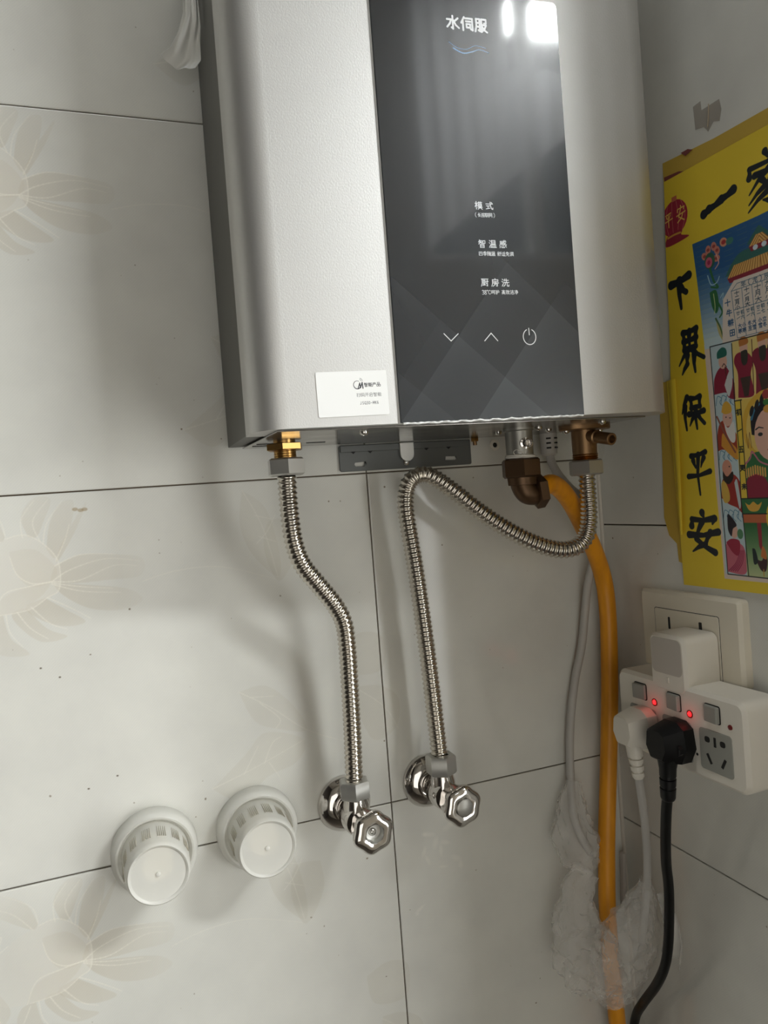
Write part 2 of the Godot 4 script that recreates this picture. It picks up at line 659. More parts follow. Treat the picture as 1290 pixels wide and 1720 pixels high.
func make_glyphs() -> void:
	G["水"] = "50,5 50,92 40,84;8,30 38,30 28,58 8,82;88,18 56,46;54,34 72,66 94,84"
	G["伺"] = "30,5 8,45;20,30 20,95;38,12 90,12 90,90 78,84;44,32 76,32;46,50 74,50 74,74 46,74 46,50"
	G["服"] = "15,8 15,60 6,94;15,8 40,8 40,90 30,84;15,34 40,34;15,60 40,60;54,8 54,94;54,8 88,8 88,32 74,36;56,46 88,46 74,76 50,94;58,56 72,80 94,94"
	G["模"] = "22,4 22,95;6,26 40,26;22,32 6,66;24,36 38,54;44,16 96,16;58,6 58,26;80,6 80,26;50,34 90,34 90,60 50,60 50,34;50,47 90,47;42,72 98,72;70,60 68,74 44,95;70,74 96,95"
	G["式"] = "6,28 94,28;12,52 54,52;33,52 33,82;8,88 58,78;62,5 66,50 80,88 94,92 95,74;76,8 88,20"
	G["长"] = "74,8 40,34;6,48 94,48;30,6 30,88 50,76;44,48 62,74 94,92"
	G["按"] = "8,26 40,26;24,5 24,92 14,86;6,64 40,52;66,4 70,14;46,32 46,20 94,20 92,32;42,50 98,50;62,36 52,68 88,94;84,50 74,76 44,95"
	G["联"] = "4,12 46,12;14,12 14,78;36,12 36,95;14,34 36,34;14,54 36,54;4,80 46,72;58,6 64,20;88,6 80,20;52,28 94,28;50,52 98,52;73,28 72,58 50,94;74,56 96,94"
	G["网"] = "12,8 12,95;12,8 88,8 88,92 76,88;24,24 44,70;44,24 22,72;54,24 76,70;76,24 52,72"
	G["智"] = "20,4 12,22;16,14 50,14;4,30 54,30;30,14 28,34 6,54;32,34 52,50;62,14 90,14 90,44 62,44 62,14;26,58 76,58 76,95 26,95 26,58;26,76 76,76"
	G["温"] = "10,8 22,18;4,34 16,44;6,92 24,58;36,8 84,8 84,46 36,46 36,8;36,27 84,27;32,58 88,58 88,90;32,58 32,90;50,58 50,90;70,58 70,90;22,92 98,92"
	G["感"] = "14,16 14,44 4,70;14,16 90,16;24,30 54,30;26,40 52,40 52,56 26,56 26,40;60,4 66,40 88,66 94,54;86,30 60,64;76,4 84,12;10,78 6,94;28,72 30,92 66,92 66,82;46,70 52,80;80,72 92,88"
	G["四"] = "10,16 90,16 90,88 10,88 10,16;38,16 36,46 22,64;62,16 62,56 82,58"
	G["季"] = "72,4 24,12;8,24 92,24;50,8 50,46;46,26 8,48;54,26 92,46;28,54 72,54 52,66;52,66 52,94 40,90;6,72 94,72"
	G["随"] = "8,8 8,95;8,8 28,8 18,36 28,54 18,64 10,62;36,8 42,20;36,36 46,36 46,74;34,90 48,76 70,92 98,92;54,18 98,18;72,4 50,46;62,36 62,82;62,36 92,36 92,82 84,80;62,50 92,50;62,64 92,64"
	G["舒"] = "26,4 4,34;26,4 48,30;14,36 42,36;4,50 50,50;28,36 28,64;12,64 44,64 44,90 12,90 12,64;56,12 92,12 74,30;62,22 82,36;52,46 96,46 88,58;74,46 74,92 62,88"
	G["适"] = "90,6 46,14;34,32 98,32;68,12 68,54;46,54 88,54 88,80 46,80 46,54;10,8 22,20;4,38 20,38 20,76;4,92 20,78 40,92 98,94"
	G["免"] = "38,4 12,30;34,14 68,14 56,30;22,30 82,30 82,56 22,56 22,30;50,30 44,66 10,94;58,56 58,86 64,92 92,92 92,76"
	G["调"] = "10,8 22,20;4,38 20,38 20,86 32,74;40,8 40,60 32,95;40,8 94,8 94,90 84,86;50,24 84,24;67,14 67,42;48,42 86,42;54,56 80,56 80,78 54,78 54,56"
	G["厨"] = "8,8 96,8;16,8 16,60 4,94;26,22 56,22;30,34 52,34 52,54 30,54 30,34;32,60 36,74;50,60 46,74;22,82 58,78;62,36 96,36;84,18 84,90 72,86;66,50 72,66"
	G["房"] = "50,2 54,10;16,16 88,16 88,36 16,36;16,16 16,60 4,94;50,40 54,48;22,54 96,54;46,54 42,76 22,94;44,68 80,68 76,92 62,88"
	G["洗"] = "10,8 22,18;4,34 16,44;6,92 24,58;44,6 34,30;38,22 92,22;64,4 64,48;28,48 98,48;50,48 46,76 26,94;72,48 72,86 78,92 94,92 95,76"
	G["呵"] = "6,20 30,20 30,70 6,70 6,20;38,14 98,14;86,14 86,90 74,86;46,34 70,34 70,64 46,64 46,34"
	G["护"] = "6,26 40,26;24,5 24,92 14,86;6,64 40,52;66,4 72,14;50,26 90,26 90,56 50,56;50,26 50,60 38,94"
	G["高"] = "50,2 50,14;6,16 94,16;32,28 68,28 68,42 32,42 32,28;14,95 14,54 86,54 86,92 76,90;34,68 66,68 66,84 34,84 34,68"
	G["效"] = "26,4 30,14;6,20 48,20;16,30 6,46;38,30 48,46;40,44 6,92;14,50 46,90;66,4 52,44;60,26 96,26;84,26 76,62 50,94;60,36 72,70 96,94"
	G["洁"] = "10,8 22,18;4,34 16,44;6,92 24,58;32,20 96,20;64,4 64,44;36,44 92,44;42,58 86,58 86,92 42,92 42,58"
	G["净"] = "8,14 20,28;6,88 24,54;54,4 34,28;52,14 80,14 68,28;38,28 86,28 86,68 38,68;28,48 98,48;60,28 60,92 48,88"
	G["能"] = "28,4 10,26 42,26;36,14 46,30;12,40 12,94;12,40 44,40 44,92 34,90;12,56 44,56;12,72 44,72;60,6 60,38 64,44 94,44 94,32;92,10 62,26;60,52 60,86 64,92 94,92 94,78;92,58 62,74"
	G["产"] = "50,3 54,12;12,16 88,16;30,22 36,36;70,22 62,38;10,42 94,42;16,42 16,66 4,94"
	G["品"] = "28,6 72,6 72,40 28,40 28,6;6,54 42,54 42,92 6,92 6,54;58,54 94,54 94,92 58,92 58,54"
	G["扫"] = "6,26 40,26;24,5 24,92 14,86;6,64 40,52;48,18 90,18 90,88 48,88;54,52 90,52"
	G["码"] = "4,12 42,12;20,12 4,54;14,42 38,42 38,86 14,86 14,42;52,10 88,10 84,50;56,10 52,50 94,50 90,92 76,88;46,70 80,70"
	G["开"] = "12,12 88,12;4,48 96,48;34,12 32,58 8,95;68,12 68,95"
	G["启"] = "50,3 54,10;18,16 84,16 84,44 18,44;18,16 18,60 4,94;30,58 84,58 84,94 30,94 30,58"
	G["一"] = "6,66 22,58 60,46 96,34"
	G["家"] = "50,2 56,12;14,36 16,20 88,16 80,30;26,36 78,32;56,34 12,66;40,48 60,68 56,94 40,86;50,60 10,84;54,72 8,97;84,42 60,58;58,54 96,90"
	G["下"] = "4,18 96,8;48,14 48,97;52,36 78,54"
	G["界"] = "26,6 76,4 72,42 28,44 26,6;50,6 50,44;27,25 74,23;46,44 4,76;54,44 98,70;38,58 36,76 14,97;64,58 64,97"
	G["保"] = "32,2 6,48;21,28 21,97;46,8 86,6 84,34 48,36 46,8;36,52 98,48;66,36 66,97;62,54 36,86;70,52 98,84"
	G["平"] = "20,14 82,8;28,24 38,40;74,20 60,40;4,58 98,50;51,12 51,99"
	G["安"] = "50,2 54,12;14,34 16,18 88,16 80,30;4,56 96,48;48,24 26,66 82,97;72,50 54,78 12,97"
	G["十"] = "4,44 96,44;50,5 50,95"
	G["二"] = "18,22 82,22;4,84 96,84"
	G["月"] = "24,6 24,60 8,95;24,6 78,6 78,90 64,86;24,34 78,34;24,60 78,60"
	G["小"] = "50,5 50,92 38,86;24,34 8,70;74,34 94,70"
	G["大"] = "6,34 94,34;50,5 48,44 8,95;52,42 94,95"
	G["牛"] = "28,8 12,44;22,28 86,28;4,58 96,58;52,5 52,96"
	G["耕"] = "6,20 44,20;6,36 44,36;4,52 46,52;25,5 25,95;24,54 4,80;26,54 44,74;50,24 98,24;50,56 98,56;62,6 60,70 50,95;84,6 84,95"
	G["田"] = "12,12 88,12 88,90 12,90 12,12;50,12 50,90;12,50 88,50"
	G["年"] = "28,4 8,36;22,20 86,20;26,42 26,68;26,42 82,42;4,68 96,68;54,20 54,96"
	G["辰"] = "14,10 92,10;16,10 16,60 4,94;30,28 82,28;22,46 94,46;38,46 36,90 56,78;54,48 66,72 96,92;88,56 70,70"
	G["龙"] = "8,30 94,26;44,4 40,50 8,95;60,28 60,84 66,90 92,90 94,74;86,46 50,76;66,8 80,18"
	G["九"] = "12,32 70,32 70,84 76,90 94,90 94,72;40,5 38,50 8,95"
	G["初"] = "22,4 28,14;6,24 42,24 8,62;26,42 26,95;44,46 28,58;30,58 44,72;50,14 92,14 88,92 74,86;66,14 64,60 44,94"
	G["五"] = "12,10 88,10;46,10 36,90;16,46 76,46 72,90;4,92 96,92"
	G["更"] = "8,10 92,10;18,24 82,24 82,60 18,60 18,24;18,42 82,42;52,10 48,66 8,95;26,66 94,95"
	G["来"] = "10,22 90,22;28,30 36,44;72,30 64,44;4,52 96,52;50,4 50,96;48,54 8,90;52,54 94,90"
	G["廿"] = "4,34 96,34;28,8 28,88;72,8 72,88;28,88 72,88"
	G["六"] = "46,4 54,16;6,32 94,32;36,48 12,92;62,48 90,92"
	G["七"] = "4,50 94,36;44,6 44,80 52,90 90,90 92,70"
	G["雪"] = "14,8 86,8;8,34 8,22 92,22 92,34;50,8 50,48;24,34 38,34;62,34 76,34;20,58 82,58 82,95 20,95;26,76 82,76"
	G["寒"] = "50,2 50,10;8,28 8,14 92,14 92,28;20,28 80,28;22,42 78,42;36,20 36,56;64,20 64,56;4,56 96,56;40,58 6,84;60,58 96,84;40,72 56,78;34,86 60,96"
	G["冬"] = "40,4 12,46;34,20 76,20 8,72;30,34 94,72;40,66 58,76;32,84 62,96"
	G["至"] = "8,10 92,10;46,10 20,40 78,36;62,24 86,46;14,64 86,64;50,44 50,92;4,92 96,92"
	G["立"] = "50,4 50,20;10,26 90,26;28,40 36,80;72,38 62,84;4,90 96,90"
	G["("] = "64,0 42,26 38,50 42,74 64,100"
	G[")"] = "36,0 58,26 62,50 58,74 36,100"
	G["3"] = "12,14 40,4 70,10 76,28 64,44 36,47 66,50 80,68 74,88 44,97 10,88"
	G["8"] = "44,47 18,34 18,14 44,4 70,14 70,34 44,47 12,64 12,86 44,97 76,86 76,64 44,47"
	G["℃"] = "14,6 24,16 14,26 4,16 14,6;94,24 72,10 46,22 38,50 46,80 72,94 96,80"
	G["0"] = "44,4 18,14 10,50 18,86 44,97 70,86 78,50 70,14 44,4"
	G["6"] = "72,10 44,4 18,20 10,60 20,90 44,97 70,88 76,68 64,50 42,46 14,62"
	G["J"] = "56,4 56,78 44,95 18,95 8,82"
	G["S"] = "74,14 44,4 14,16 16,38 72,58 76,82 44,97 10,84"
	G["Q"] = "50,4 18,16 6,50 18,86 50,97 82,86 94,50 82,16 50,4;60,74 96,104"
	G["M"] = "8,97 8,4 50,72 92,4 92,97"
	G["K"] = "14,4 14,97;80,4 16,58;36,42 86,97"
	G["-"] = "16,56 80,56"


func srgb(r: int, g: int, b: int, a := 1.0) -> Color:
	return Color8(r, g, b, int(a * 255))


func mat(key: String, c: Color, rough: float, metal := 0.0, spec := 0.5) -> StandardMaterial3D:
	var m := StandardMaterial3D.new()
	m.resource_name = key
	m.albedo_color = c
	m.roughness = rough
	m.metallic = metal
	m.metallic_specular = spec
	M[key] = m
	return m


func noise_tex(size: int, freq: float, lo: Color, hi: Color, oct := 4, sd := 3) -> ImageTexture:
	var n := FastNoiseLite.new()
	n.seed = sd
	n.frequency = freq
	n.fractal_octaves = oct
	var im := n.get_seamless_image(size, size)
	im.convert(Image.FORMAT_RGB8)
	for y in size:
		for x in size:
			im.set_pixel(x, y, lo.lerp(hi, im.get_pixel(x, y).r))
	return ImageTexture.create_from_image(im)


func make_materials() -> void:
	mat("grout", srgb(96, 84, 70), 0.9)
	mat("plaster", srgb(188, 182, 172), 0.85)
	mat("shade_wall", srgb(90, 84, 78), 0.85)
	mat("floor_tile", srgb(124, 116, 106), 0.4)
	mat("window_white", srgb(225, 225, 222), 0.4)
	var pane := mat("pane", Color(0.9, 0.95, 0.95, 0.08), 0.05)
	pane.transparency = BaseMaterial3D.TRANSPARENCY_ALPHA
	# silver paint with a fine grain
	var silver := mat("silver_paint", srgb(212, 211, 209), 0.5, 0.88)
	silver.heightmap_enabled = true
	silver.heightmap_scale = 0.016
	silver.heightmap_texture = noise_tex(256, 0.09, Color(0.35, 0.35, 0.35), Color(0.65, 0.65, 0.65), 2, 11)
	silver.uv1_triplanar = true
	silver.uv1_scale = Vector3(30, 22, 30)
	mat("case_paint", srgb(112, 111, 107), 0.5, 0.5)
	var sheetm := mat("galvanised", srgb(156, 153, 148), 0.24, 0.85)
	sheetm.roughness_texture = noise_tex(128, 0.03, Color(0.5, 0.5, 0.5), Color(1, 1, 1), 3, 5)
	sheetm.uv1_triplanar = true
	sheetm.uv1_scale = Vector3(6, 6, 6)
	mat("sealant", srgb(222, 222, 220), 0.35, 0.3)
	mat("trim_white", srgb(235, 235, 232), 0.3, 0.2)
	mat("chrome", srgb(214, 210, 206), 0.09, 1.0)
	mat("steel_hose", srgb(212, 206, 196), 0.18, 1.0)
	mat("nut_steel", srgb(196, 195, 190), 0.36, 0.75)
	mat("brass", srgb(176, 138, 82), 0.3, 1.0)
	mat("dull_brass", srgb(142, 112, 80), 0.4, 0.8)
	mat("bronze", srgb(92, 70, 50), 0.4, 0.7)
	mat("aluminium", srgb(160, 158, 152), 0.42, 0.85)
	mat("screw_steel", srgb(205, 203, 198), 0.2, 1.0)
	mat("bracket_grey", srgb(104, 106, 104), 0.55, 0.35)
	mat("tab_metal", srgb(186, 184, 178), 0.4, 0.6)
	mat("thread_tape", srgb(216, 212, 204), 0.6)
	var cap := mat("milky_plastic", Color(0.93, 0.925, 0.9, 0.72), 0.32)
	cap.transparency = BaseMaterial3D.TRANSPARENCY_ALPHA
	cap.backlight_enabled = true
	cap.backlight = Color(0.5, 0.5, 0.48)
	mat("milky_inner", srgb(246, 236, 214), 0.5)
	mat("cap_rib", srgb(186, 180, 164), 0.5)
	var gas := mat("gas_orange", srgb(244, 164, 26), 0.42)
	gas.albedo_texture = noise_tex(256, 0.02, Color(0.86, 0.84, 0.8), Color(1, 1, 1), 4, 21)
	gas.uv1_triplanar = true
	gas.uv1_scale = Vector3(20, 3, 20)
	mat("grey_cable", srgb(186, 182, 176), 0.5)
	mat("white_plastic", srgb(226, 220, 208), 0.42)
	mat("aged_plastic", srgb(224, 216, 198), 0.42)
	mat("grey_plastic", srgb(150, 150, 142), 0.5)
	mat("label_grey", srgb(190, 182, 172), 0.55)
	mat("slot_dark", srgb(22, 21, 20), 0.7)
	mat("black_plastic", srgb(9, 9, 10), 0.42, 0.0, 0.4)
	mat("black_cable", srgb(9, 9, 9), 0.42, 0.0, 0.4)
	var led := mat("led_red", srgb(255, 40, 40), 0.3)
	led.emission_enabled = true
	led.emission = srgb(255, 30, 34)
	led.emission_energy_multiplier = 2.4
	mat("led_off", srgb(110, 26, 26), 0.3)
	var film := mat("film", Color(0.94, 0.93, 0.91, 0.28), 0.28)
	film.transparency = BaseMaterial3D.TRANSPARENCY_ALPHA
	mat("paper_white", srgb(236, 236, 232), 0.7)
	mat("old_paper", srgb(196, 164, 66), 0.75)
	mat("tape_old", srgb(178, 164, 142), 0.5)
	mat("caulk", srgb(206, 200, 188), 0.5)


# ------------------------------------------------------------------ the room
func flower(cv: Canvas, base: Vector2) -> void:
	# the pale printed blossom of a tile; base is the node of the petals
	var tint := srgb(186, 172, 148)
	var pale := srgb(236, 232, 220)
	var f := Vector3(base.x - 8, base.y, 92)
	var P := func(a: Array) -> Array: return a.map(func(q): return q + base)
	var petals := [
		[V(3, -12), V(22, -19), V(46, -17), V(68, -12), V(66, 2), V(40, 3), V(16, 3), V(0, 0)],
		[V(0, 1), V(30, 6), V(56, 12), V(66, 22), V(50, 28), V(26, 24), V(8, 12)],
		[V(4, -16), V(10, -30), V(22, -50), V(30, -60), V(22, -42), V(14, -28), V(6, -16)],
		[V(-2, -26), V(2, -46), V(10, -60), V(20, -62), V(18, -46), V(12, -32), V(4, -18)],
		[V(-14, -36), V(-18, -52), V(-8, -66), V(4, -64), V(-2, -48), V(-8, -36)],
		[V(-30, -38), V(-38, -56), V(-56, -66), V(-66, -58), V(-50, -44), V(-34, -34)],
		[V(-6, 12), V(10, 24), V(22, 34), V(8, 36), V(-8, 30), V(-20, 18)],
		[V(-20, 18), V(-6, 36), V(8, 44), V(-10, 46), V(-24, 34), V(-30, 22)],
		[V(-36, 22), V(-32, 40), V(-20, 54), V(-40, 52), V(-50, 36), V(-46, 24)],
		[V(-60, 10), V(-82, 20), V(-96, 36), V(-70, 40), V(-54, 26)],
	]
	for p in petals:
		cv.blob(P.call(p), tint, 0.36, f)
	var bud := [V(-30, -36), V(-16, -38), V(-2, -28), V(6, -14), V(5, 6), V(-4, 12), V(-18, 20), V(-40, 22), V(-60, 18), V(-64, -4), V(-52, -26)]
	cv.blob(P.call(bud), srgb(222, 217, 206), 0.6, f)
	cv.blob(P.call([V(-28, -26), V(-10, -26), V(4, -10), V(0, 0), V(-16, 2), V(-26, -12)]), srgb(206, 198, 182), 0.32, f)
	cv.blob(P.call([V(0, 0), V(-16, 2), V(-34, 8), V(-42, 22), V(-26, 20), V(-8, 10)]), srgb(206, 198, 182), 0.3, f)
	for l in [
		[V(3, -12), V(22, -19), V(48, -17)], [V(0, 0), V(14, -8), V(40, -14), V(66, -10)], [V(0, 0), V(20, 1), V(46, -8), V(64, -6)],
		[V(0, 1), V(20, 6), V(44, 10)], [V(0, 2), V(22, 10), V(50, 14)], [V(4, -16), V(12, -32), V(16, -44)], [V(-4, -30), V(0, -46), V(12, -62)],
		[V(-6, -32), V(-10, -48), V(2, -64)], [V(-18, -36), V(-18, -50), V(-8, -64)], [V(-30, -38), V(-34, -52), V(-54, -66)], [V(-34, -34), V(-48, -50), V(-68, -60)],
		[V(-30, -36), V(-16, -38), V(-2, -28), V(6, -14), V(5, 6), V(-4, 12), V(-18, 20), V(-40, 22)], [V(0, 0), V(-16, 2), V(-34, 6), V(-42, 22)],
		[V(0, 0), V(-14, 0), V(-24, -8), V(-28, -22)], [V(-4, 12), V(12, 22), V(26, 32)], [V(-16, 18), V(-4, 32), V(8, 38)], [V(-26, 21), V(-18, 34), V(-6, 44)], [V(-34, 22), V(-32, 36), V(-24, 48)],
		[V(-40, 24), V(-48, 40), V(-58, 52)], [V(-52, -26), V(-60, -22), V(-56, -34), V(-66, -30), V(-64, -20)],
	]:
		cv.curve(P.call(l), 1.0, 0.7, pale, 0.6, Vector3(f.x, f.y, 110))


func leaves(cv: Canvas, o: Vector2) -> void:
	var tint := srgb(196, 190, 174)
	var pale := srgb(230, 227, 217)
	var P := func(a: Array) -> Array: return a.map(func(q): return q + o)
	for b in [
		[V(-113, 8), V(-94, 25), V(-85, 64), V(-88, 84), V(-109, 62), V(-117, 36)],
		[V(-129, 178), V(-106, 176), V(-84, 196), V(-73, 220), V(-100, 214), V(-118, 204)],
		[V(-157, 255), V(-128, 232), V(-109, 216), V(-76, 228), V(-84, 246), V(-110, 254), V(-134, 270)],
		[V(-24, 190), V(-3, 192), V(14, 206), V(10, 232), V(-12, 240), V(-24, 214)],
		[V(-36, 150), V(-15, 142), V(4, 150), V(0, 178), V(-30, 176)],
		[V(-70, 36), V(-69, 62), V(-87, 88), V(-98, 60), V(-92, 36)],
	]:
		cv.blob(P.call(b), tint, 0.2)
	for l in [
		[V(-199, 76), V(-170, 70), V(-134, 71), V(-90, 86)], [V(-113, 8), V(-98, 40), V(-88, 84)], [V(-129, 178), V(-102, 196), V(-73, 220), V(-40, 236)], [V(-157, 255), V(-120, 244), V(-76, 228)],
		[V(-104, 30), V(-90, 34)], [V(-102, 48), V(-87, 54)], [V(-104, 54), V(-94, 44), V(-86, 30)], [V(-120, 184), V(-100, 186)], [V(-112, 190), V(-96, 206), V(-100, 214)], [V(-130, 248), V(-116, 226)],
		[V(-112, 242), V(-104, 226), V(-96, 222)], [V(-108, 242), V(-100, 256)], [V(-24, 192), V(0, 212), V(12, 234)],
	]:
		cv.curve(P.call(l), 0.9, 0.6, pale, 0.42)


func specks(cv: Canvas, rng: RandomNumberGenerator, n: int) -> void:
	for i in n:
		var q := V(rng.randf() * cv.w / cv.s, rng.randf() * cv.h / cv.s)
		var r := 0.25 + 0.5 * pow(rng.randf(), 3.0)
		cv.oval(q.x, q.y, r, r * (0.6 + rng.randf()), srgb(96, 82, 62), 0.4 + 0.5 * rng.randf(), rng.randf() * 3.0)


func tile_mat(key: String, tex: Texture2D, nrm: Texture2D) -> StandardMaterial3D:
	var m := mat(key, Color.WHITE, 0.1)
	m.albedo_texture = tex
	m.normal_enabled = true
	m.normal_texture = nrm
	m.normal_scale = 0.07
	return m


func tile_mesh(w: float, h: float, uv_w: float) -> ArrayMesh:
	# one glazed tile, its lower left front corner at the origin, face at z = 0, cushioned edge
	var m := MB.new()
	var g := 0.0006
	var e := 0.0011
	var x0 := g
	var x1 := w - g
	var y0 := g
	var y1 := h - g
	var zb := -0.004
	var uv := func(x: float, y: float) -> Vector2: return Vector2(x / uv_w, 1.0 - y / 0.3)
	var N := Vector3(0, 0, 1)
	var c := [Vector3(x0 + e, y0 + e, 0), Vector3(x1 - e, y0 + e, 0), Vector3(x1 - e, y1 - e, 0), Vector3(x0 + e, y1 - e, 0)]
	var o := [Vector3(x0, y0, -e * 0.7), Vector3(x1, y0, -e * 0.7), Vector3(x1, y1, -e * 0.7), Vector3(x0, y1, -e * 0.7)]
	var U := func(p: Vector3) -> Vector2: return uv.call(p.x, p.y)
	m.quad(c, [N, N, N, N], c.map(U))
	var sides := [Vector3(0, -1, 0), Vector3(1, 0, 0), Vector3(0, 1, 0), Vector3(-1, 0, 0)]
	for k in 4:
		var j := (k + 1) % 4
		var n: Vector3 = sides[k]
		var b: Vector3 = (n + N * 1.2).normalized()
		m.quad([c[k], c[j], o[j], o[k]], [N, N, b, b], [U.call(c[k]), U.call(c[j]), U.call(o[j]), U.call(o[k])])
		var lo0: Vector3 = o[k]
		var lo1: Vector3 = o[j]
		m.quad([o[k], o[j], Vector3(lo1.x, lo1.y, zb), Vector3(lo0.x, lo0.y, zb)], [n, n, n, n], [U.call(o[k]), U.call(o[j]), U.call(o[j]), U.call(o[k])])
	return m.done()


func build_room() -> void:
	# tile print: 600 x 300 mm, two pixels to the millimetre
	var base := srgb(216, 215, 208)
	var cv := Canvas.new(600, 300, 2.0, base)
	var cloud := FastNoiseLite.new()
	cloud.seed = 5
	cloud.frequency = 0.006
	for y in cv.h:
		for x in cv.w:
			var v := cloud.get_noise_2d(x, y) * 7.0 + sin((x + y) * 1.35) * 1.6
			var k := (y * cv.w + x) * 3
			cv.d[k] = clampi(int(cv.d[k] + v + 0.5), 0, 255)
			cv.d[k + 1] = clampi(int(cv.d[k + 1] + v + 0.5), 0, 255)
			cv.d[k + 2] = clampi(int(cv.d[k + 2] + v * 0.9 + 0.5), 0, 255)
	flower(cv, V(334, 69))
	leaves(cv, V(600, 0))
	leaves(cv, V(0, 0))
	var printed := cv.d.duplicate()
	# the glaze carries a fine woven relief
	var nb := PackedByteArray()
	nb.resize(1200 * 600 * 3)
	for y in 600:
		for x in 1200:
			var v := cos((x + y) * 1.35) * 22.0
			var k := (y * 1200 + x) * 3
			nb[k] = 128 + int(v)
			nb[k + 1] = 128 - int(v)
			nb[k + 2] = 250
	var nrm := ImageTexture.create_from_image(Image.create_from_data(1200, 600, false, Image.FORMAT_RGB8, nb))
	var rng := RandomNumberGenerator.new()
	rng.seed = 12
	var tm := []
	for k in 4:
		cv.d = printed.duplicate()
		specks(cv, rng, 42)
		if k == 1:
			for q in [V(355, 14), V(359, 15), V(362, 14.5)]:
				cv.oval(q.x, q.y, 2.2, 1.4, srgb(150, 128, 92), 0.55)
			for q in [V(370, 229), V(348, 235), V(321, 135), V(334, 144)]:
				cv.oval(q.x, q.y, 0.8, 0.6, srgb(70, 58, 44), 0.9)
		if k == 2:
			# dried filler smeared on the lower tile right of the joint
			for q in [[34, 37, 7, 2, 0.2], [30, 36, 2.4, 2, 0.5], [28, 52, 2, 5, 0.4], [31, 60, 1.8, 5, -0.4], [45, 54, 2, 6, 0.0], [50, 48, 6, 2.2, 0.3], [60, 65, 6, 3, 0.5], [64, 72, 2.6, 4, 0.0], [55, 33, 7, 3, -0.5], [40, 46, 3, 6, 0.3], [20, 103, 6, 1.6, -0.5], [17, 107, 2, 1.4, 0.0], [46, 70, 5, 1.4, 0.2]]:
				for k2 in 3:
					cv.oval(q[0], q[1], q[2] * (0.5 + 0.3 * k2), q[3] * (0.5 + 0.3 * k2), srgb(236, 233, 224), 0.16, q[4])
		tm.append(tile_mat("glazed_tile_%s" % ["plain", "flower", "smeared", "speckled"][k], cv.texture(), nrm))
	var full := tile_mesh(0.6, 0.3, 0.6)
	var cut := tile_mesh(CX - 0.001, 0.3, 0.6)
	var wall := struct("wall_back", box(Vector3(-1.25, FLOOR_Y, -0.14), Vector3(CX + 0.2, CEIL_Y, -0.0022), 0.0), M.grout)
	for row in range(-5, 5):
		for col in [-1, 0]:
			var x0: float = -0.6 if col == -1 else 0.0
			var mt: Material = tm[1] if row == -1 and col == -1 else tm[2] if row == -2 and col == 0 else tm[3] if posmod(row, 2) == 1 else tm[0]
			var o := part("tile", full if col == -1 else cut, mt, wall)
			o.position += Vector3(x0, row * 0.3, 0)
			if col == -1 and row > -4 and row < 4:
				var o2 := part("tile", full, tm[0], wall)
				o2.position += Vector3(-1.2, row * 0.3, 0)
	# right wall: a short return that ends before the kitchen opens to the right
	var rw := struct("wall_right", box(Vector3(CX + 0.0022, FLOOR_Y, 0.0), Vector3(CX + 0.2, CEIL_Y, 0.42), 0.0), M.grout)
	var cut2 := tile_mesh(0.42, 0.3, 0.6)
	for row in range(-5, 5):
		var y0: float = -0.0671 + row * 0.3
		if y0 + 0.3 > CEIL_Y or row == 1:
			continue
		var o := part("tile", cut2, tm[0], rw)
		o.basis = Basis(Vector3(0, 0, 1), Vector3.UP, Vector3(-1, 0, 0))
		o.position += Vector3(CX, y0, 0.0)
		if row == 0:
			o.mesh = tile_mesh(0.42, 0.6, 0.6)   # a taller piece behind the poster
		elif posmod(row, 2) == 1:
			o.material_override = tm[3]
	struct("trim_1", MB.new().tube([Vector3(CX - 0.0005, -0.7, 0.0005), Vector3(CX - 0.0005, 0.0, 0.0005), Vector3(CX - 0.0005, 0.8, 0.0005)], func(_s, _a): return 0.0022, 8, 0.1).done(), M.caulk)
	var XR := 2.4
	struct("floor", box(Vector3(-1.3, FLOOR_Y - 0.1, -0.15), Vector3(XR + 0.1, FLOOR_Y, FAR_Z + 0.15), 0.0), M.floor_tile)
	var lid := MB.new().pierced(Transform3D(Basis(Vector3(1, 0, 0), Vector3(0, 0, -1), Vector3(0, 1, 0)), Vector3(0, CEIL_Y, 0)), [-1.3, -FAR_Z - 0.15, XR + 0.1, 0.15], 0.1, [[-0.4, -0.5, 0.2, -0.22]])
	struct("ceiling", lid.done(), M.plaster)
	struct("added_window_3", box(Vector3(-0.41, CEIL_Y + 0.03, 0.21), Vector3(0.21, CEIL_Y + 0.036, 0.51), 0.0005, 1), M.pane)  # added skylight pane, there to lighten the upper right wall
	struct("wall_left", box(Vector3(-1.35, FLOOR_Y, -0.15), Vector3(-1.2, CEIL_Y, FAR_Z + 0.15), 0.0), M.shade_wall)
	struct("wall_side", box(Vector3(XR, FLOOR_Y, 0.25), Vector3(XR + 0.15, CEIL_Y, FAR_Z + 0.15), 0.0), M.plaster)
	struct("wall_recess", box(Vector3(CX + 0.2, FLOOR_Y, 0.27), Vector3(XR, CEIL_Y, 0.40), 0.0), M.plaster)
	# far wall with its high window, an added glazed door and added low window
	var wx0 := 0.335
	var wx1 := 2.22
	var wy0 := 0.5
	var wy1 := 1.185
	var dx0 := 0.6
	var dx1 := 1.22
	var dy0 := FLOOR_Y + 0.04
	var dy1 := 0.12
	var plain := Transform3D(Basis(), Vector3(0, 0, FAR_Z))
	var inner := Transform3D(Basis(), Vector3(0, 0, FAR_Z + 0.02))
	struct("wall_front", MB.new().pierced(plain, [-1.3, FLOOR_Y, XR + 0.1, CEIL_Y + 0.05], 0.14, [[wx0, wy0, wx1, wy1], [dx0, dy0, dx1, dy1], [-0.82, -0.92, -0.02, 0.12]]).done(), M.plaster)
